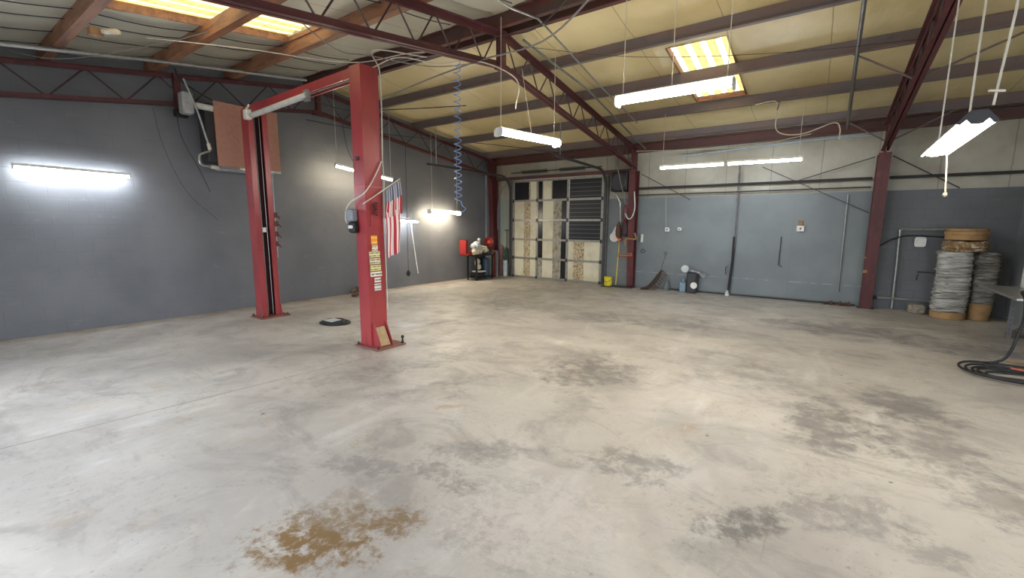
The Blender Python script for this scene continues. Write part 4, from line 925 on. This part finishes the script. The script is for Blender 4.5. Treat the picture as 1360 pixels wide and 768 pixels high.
b = MB(); b.lathe((-3.14, 11.38, .0), [(.08,0),(.08,.08),(.04,.24),(.015,.30)], 12, (0,0,1), .2, 5); tag(b.build('net_bag', plain('grey mesh', (104, 112, 112), .8)), 'small grey net bag against the wall behind the broom', 'bag')
mt = thing('gas_meter', 'dark grey meter with round white dials at the foot of the back wall', 'meter', (-2.5, 11.3, 0))
b = MB(); b.bbox(-2.62, -2.38, 11.2, 11.45, 0, .52, .03); b.build('meter_body', M_DARK, mt)
b = MB(); b.lathe((-2.66, 11.2, .60), [(.085,0),(.09,.02),(.09,.05),(.07,.055)], 20, (0,-1,0)); b.build('dial', M_PLAS, mt)
b = MB(); b.lathe((-2.44, 11.2, .20), [(.075,0),(.08,.015),(.07,.02)], 20, (0,-1,0)); b.build('dial', M_WHITE, mt)
b = MB(); b.tube([(-2.62, 11.3, .56), (-2.34, 11.3, .50)], .045, 10); b.tube([(-2.36, 11.3, .52), (-2.26, 11.26, .40)], .04, 10); b.lathe((-2.26,11.26,.44), [(.06,0),(.06,.04)], 14, (.4,-.8,.3)); b.build('valve', plain('grey valve', (130, 132, 134), .4, .4), mt)
b = MB(); b.bbox(-2.80, -2.64, 11.25, 11.42, 0, .26, .02); b.tube([(-2.72, 11.33, .26), (-2.72, 11.33, .32)], .03, 10); tag(b.build('water_jug', plain('pale blue jug', (120, 144, 160), .3)), 'pale blue jug beside the dark meter', 'jug')
# conduit with dark foam sleeve
cp = thing('drop_pipe', 'tall pipe down the middle of the back wall, dark sleeve on its lower half', 'pipe', (-1.62, 11.42, 0))
b = MB(); b.tube([(-1.66, 11.40, 3.1), (-1.64, 11.42, 1.1)], .016, 8); b.build('upper_pipe', M_PIPE, cp)
b = MB(); b.tube(spline([(-1.66, 11.42, 1.4), (-1.66, 11.42, .9), (-1.68, 11.42, .45), (-1.70, 11.41, .04)]), .028, 8); b.build('sleeve', M_BLACK, cp)
b = MB(); b.bar((-1.66, 11.42, 2.2), (-1.66, 11.42, 2.85), .05, .02, (0,1,0)); b.build('wall_bracket', M_PIPE, cp)
b = MB(); b.lathe((-1.72, 11.38, 0), [(.05,0),(.05,.03),(.03,.08),(.03,.12)], 12); b.build('pipe_foot', M_PLAS, cp)
b = MB(); b.tube([(-1.78, 11.4, .5), (-1.80, 11.42, .66), (-1.76, 11.43, .7)], .010, 6); b.build('hook', M_BROWN, cp)
b = MB(); b.tube([(-.72, 11.46, 1.42), (-.73, 11.46, .78), (-.66, 11.46, .75)], .010, 6); tag(b.build('wall_rod', M_DARK), 'thin dark hooked rod on the right part of the back wall', 'rod')
pipe([(.38, 11.46, 2.30), (.40, 11.46, .28)], .014, M_GALV, 'thin galvanised conduit on the wall left of the right column')
pipe([(-3.1, 11.44, .03), (-2.9, 11.44, .03), (-1.8, 11.44, .03), (.7, 11.44, .03)], .018, M_DARK, 'dark hose lying along the foot of the back wall', 'floor_hose', 'hose')
pipe(spline([(2.0, 11.45, 1.60), (1.4, 11.45, 1.60), (1.28, 11.45, 1.59), (1.265, 11.45, 1.48), (1.28, 11.45, .8), (1.29, 11.45, .02)]), .022, M_GALV, 'galvanised pipe bent over beside the white patch')
pipe([(.98, 11.44, .22), (1.5, 11.44, .23), (1.95, 11.44, .22)], .022, M_GALV, 'low horizontal galvanised pipe right of the right column')
b = MB(); b.lathe((.98, 11.44, .22), [(.035,0),(.04,.01),(.04,.05),(.03,.06)], 10, (1,0,0)); tag(b.build('pipe_valve', M_DARK), 'dark valve at the left end of the low pipe', 'valve')
pipe(spline([(.95, 11.35, 1.25), (1.15, 11.35, 1.4), (1.4, 11.4, 1.48), (1.9, 11.42, 1.46), (2.2, 11.4, 1.44)]), .012, M_BLACK, 'black hose sagging from the right column to the drums', 'wall_hose', 'hose')
pipe(spline([(1.62, 11.48, .74), (1.6, 11.48, .66), (1.61, 11.48, .62)]) + [(1.61,11.48,.62)], .008, M_DARK, 'short dark bracket on the grey block wall', 'wall_bracket', 'bracket')
pipe([(1.6, 11.48, .78), (1.85, 11.48, .77)], .010, M_DARK, 'thin dark bar behind the wrapped drums', 'wall_bar', 'bar')
b = MB(); n = 24; pts = []
for i in range(n):
    t = 2*PI*i/n; c_, s_ = math.cos(t), math.sin(t); e = .45
    pts.append((1.58 + .085*math.copysign(abs(c_)**e, c_), 11.5, 1.36 + .095*math.copysign(abs(s_)**e, s_)))
b.poly(pts, .03, (0,-1,0)); tag(b.build('white_patch', M_WHITE), 'rounded white plate on the grey block wall', 'plate')
b = MB(); b.bbox(1.50, 1.74, 11.1, 11.33, 0, .18, .03); tag(b.build('stone_block', M_STONE), 'pale stone block on the floor left of the drums', 'block')
b = MB()
for i in range(9): b.lathe((.2+i*.05, 11.36+.03*math.sin(i*2), 0), [(.02,0),(.03,.02),(.01,.04+.03*(i%3))], 6)
tag(b.build('leaf_litter', M_BROWN), 'small heap of dry leaf litter left of the right column', 'litter', kind='stuff')

# wrapped drums
def wrinkled(c, r, z0, z1, name, m, parent, rings=64, n=44, seed=0, sq=1.0, amp=.03):
    rnd = random.Random(seed); vs = []; ph = [rnd.uniform(0, 6) for _ in range(rings+1)]
    for j in range(rings+1):
        z = z0 + (z1-z0)*j/rings; w = amp*(1 if j % 2 else -.6)*(.5+rnd.random()*.7)
        for k_ in range(n):
            t = 2*PI*k_/n; rr = r + w*(.55+.45*math.sin(2*t+ph[j])) + .012*math.sin(3*t+z*4)
            ct, s_ = math.cos(t), math.sin(t); q = (abs(ct)**3 + abs(s_)**3)**(-1/3) if sq else 1
            vs.append((c[0]+rr*ct*q, c[1]+rr*s_*q*.95, z + .012*math.sin(t*3+ph[j])))
    fs = [(j*n+k_, j*n+(k_+1)%n, (j+1)*n+(k_+1)%n, (j+1)*n+k_) for j in range(rings) for k_ in range(n)]
    fs += [tuple(range(n-1,-1,-1)), tuple(range(rings*n, rings*n+n))]
    b = MB(); b.add(vs, fs); return b.build(name, m, parent, smooth=True)
k = N('wrinkled white wrap'); p = k.pos(); n_ = k.noise(k.scale(p, (2, 2, 16)), 2.2, 5, .7, .5)
k.col(k.mix(k.ramp(n_, .42, .6), lin((206, 206, 202)), lin((146, 144, 138)))); k.rough(.35); k.bump(n_, .03, .7); M_WRAP = k.m
k = N('wrinkled grey wrap'); p = k.pos(); n_ = k.noise(k.scale(p, (2, 2, 16)), 2.4, 5, .7, .5)
k.col(k.mix(k.ramp(n_, .42, .6), lin((166, 164, 158)), lin((112, 108, 102)))); k.rough(.4); k.bump(n_, .03, .7); M_WRAPG = k.m
k = N('clear film over kraft'); p = k.pos(); n_ = k.noise(p, 9, 6, .8, 1.5)
k.col(k.mix(k.ramp(n_, .5, .62), lin((150, 120, 80)), lin((216, 208, 192)))); k.rough(.2); k.bump(n_, .02, .8); M_FILM = k.m
d1 = thing('wrapped_drum', 'taller drum stack bundled in wrinkled white wrap with film round its top', 'drum', (2.02, 11.05, 0))
b = MB(); b.lathe((2.02, 11.02, 0), [(.225,0),(.24,.01),(.242,.125),(.235,.13)], 32); b.build('drum_base', M_KRAFT, d1)
wrinkled((2.01, 11.02), .222, .13, 1.22, 'wrap', M_WRAP, d1, seed=2)
wrinkled((2.11, 11.00), .282, 1.225, 1.40, 'top_film', M_FILM, d1, rings=14, seed=5, amp=.02)
d2 = thing('wrapped_drum', 'shorter drum in grey wrinkled wrap standing behind at the right', 'drum', (2.43, 11.12, 0))
b = MB(); b.lathe((2.43, 11.10, 0), [(.13,0),(.14,.01),(.145,.17),(.155,.18),(.155,.3)], 28); b.build('drum_base', M_KRAFT, d2)
wrinkled((2.43, 11.12), .148, .30, 1.20, 'wrap', M_WRAPG, d2, seed=8)
b = MB(); b.lathe((2.11, 11.03, 1.42), [(.25,0),(.27,.01),(.275,.09),(.285,.10),(.285,.15),(.27,.16),(.262,.165),(.27,.20),(.262,.205)], 36)
tag(b.build('fibre_drum_lid', M_KRAFT, smooth=True), 'round tan fibre drum lid on top of the wrapped stack', 'drum lid')

# ------------------------------------------------------------------ right edge: steel table, cabinet, hose
tb = thing('steel_workbench', 'grey steel topped bench at the right edge beside the drums', 'workbench', (2.5, 8.9, 0))
b = MB(); b.bbox(2.06, 2.82, 8.0, 9.62, .74, .775, .006); b.build('benchtop', M_GALV, tb)
for y in (8.1, 9.5):
    for x in (2.42, 2.76):
        b = MB(); b.prism((x, y, 0), (x, y, .74), [(-.03,-.03),(.03,-.03),(.03,-.024),(-.024,-.024),(-.024,.03),(-.03,.03)]); lg = b.build('leg', M_PIPE, tb)
        b = MB()
        for i in range(10): b.lathe((x, y-.033, .07+i*.07), [(.008,0),(.008,.003)], 8, (0,-1,0))
        b.build('hole_strip', M_DARK, lg)
b = MB(); b.bbox(2.46, 2.80, 8.9, 9.5, .775, 1.34, .01); tag(b.build('white_cabinet', M_WHITE), 'white cabinet on the bench at the right edge', 'cabinet')
b = MB(); b.bbox(2.80, 2.85, 10.3, 10.42, 1.15, 1.27, .01); b.tube([(2.82,10.3,1.15),(2.8,9.9,.85)], .008, 6); tag(b.build('wall_outlet', M_DARK), 'dark outlet on the light grey partition', 'outlet')
clump([(2.6, 9.75, .07, .09), (2.5, 9.6, .05, .07), (2.7, 9.6, .08, .1)], 'cloth_heap', plain('grey cloth', (112, 106, 98), .9), 'grey cloth heap on the floor under the bench end', 'cloth')
hs = thing('air_hose_coil', 'loosely coiled black hose on the floor at the right edge', 'hose', (1.95, 7.05, 0))
for i in range(5):
    a = .42 + .05*i; b_ = .22 + .035*i; cx = 2.08 + .03*i; cy = 6.95 + .03*math.sin(i*2)
    b = MB(); b.tube([(cx-.12*i*.3+a*math.cos(t), cy+b_*math.sin(t)+.03*math.sin(2*t+i), .014+.012*i+.01*math.sin(3*t)) for t in [2*PI*j/36 for j in range(37)]], .013, 7)
    b.build('hose_loop', M_BLACK, hs, smooth=True)
b = MB(); b.tube(spline([(1.74, 7.28, .07), (1.81, 7.3, .09), (1.875, 7.3, .15), (1.917, 7.3, .28), (1.942, 7.32, .416), (1.975, 7.35, .58), (2.03, 7.6, .80), (2.1, 8.0, .86), (2.3, 8.3, .80)]), .016, 8); b.build('hose_riser', M_BLACK, hs, smooth=True)
b = MB(); b.tube(spline([(1.85, 7.0, .10), (2.1, 6.95, .105), (2.5, 6.9, .10), (2.8, 6.7, .02)]), .011, 7); tag(b.build('red_hose', plain('dull red hose', (176, 84, 66), .5)), 'dull red hose lying across the black coil', 'hose')
b = MB(); b.tube(spline([(2.0, 7.75, .015), (2.3, 7.7, .02), (2.6, 7.75, .015)]), .014, 6); b.tube(spline([(2.0, 7.5, .015), (2.3, 7.42, .02), (2.6, 7.4, .015)]), .012, 6); tag(b.build('brown_strips', M_WOOD), 'two thin brown strips on the floor behind the black coil', 'scrap')
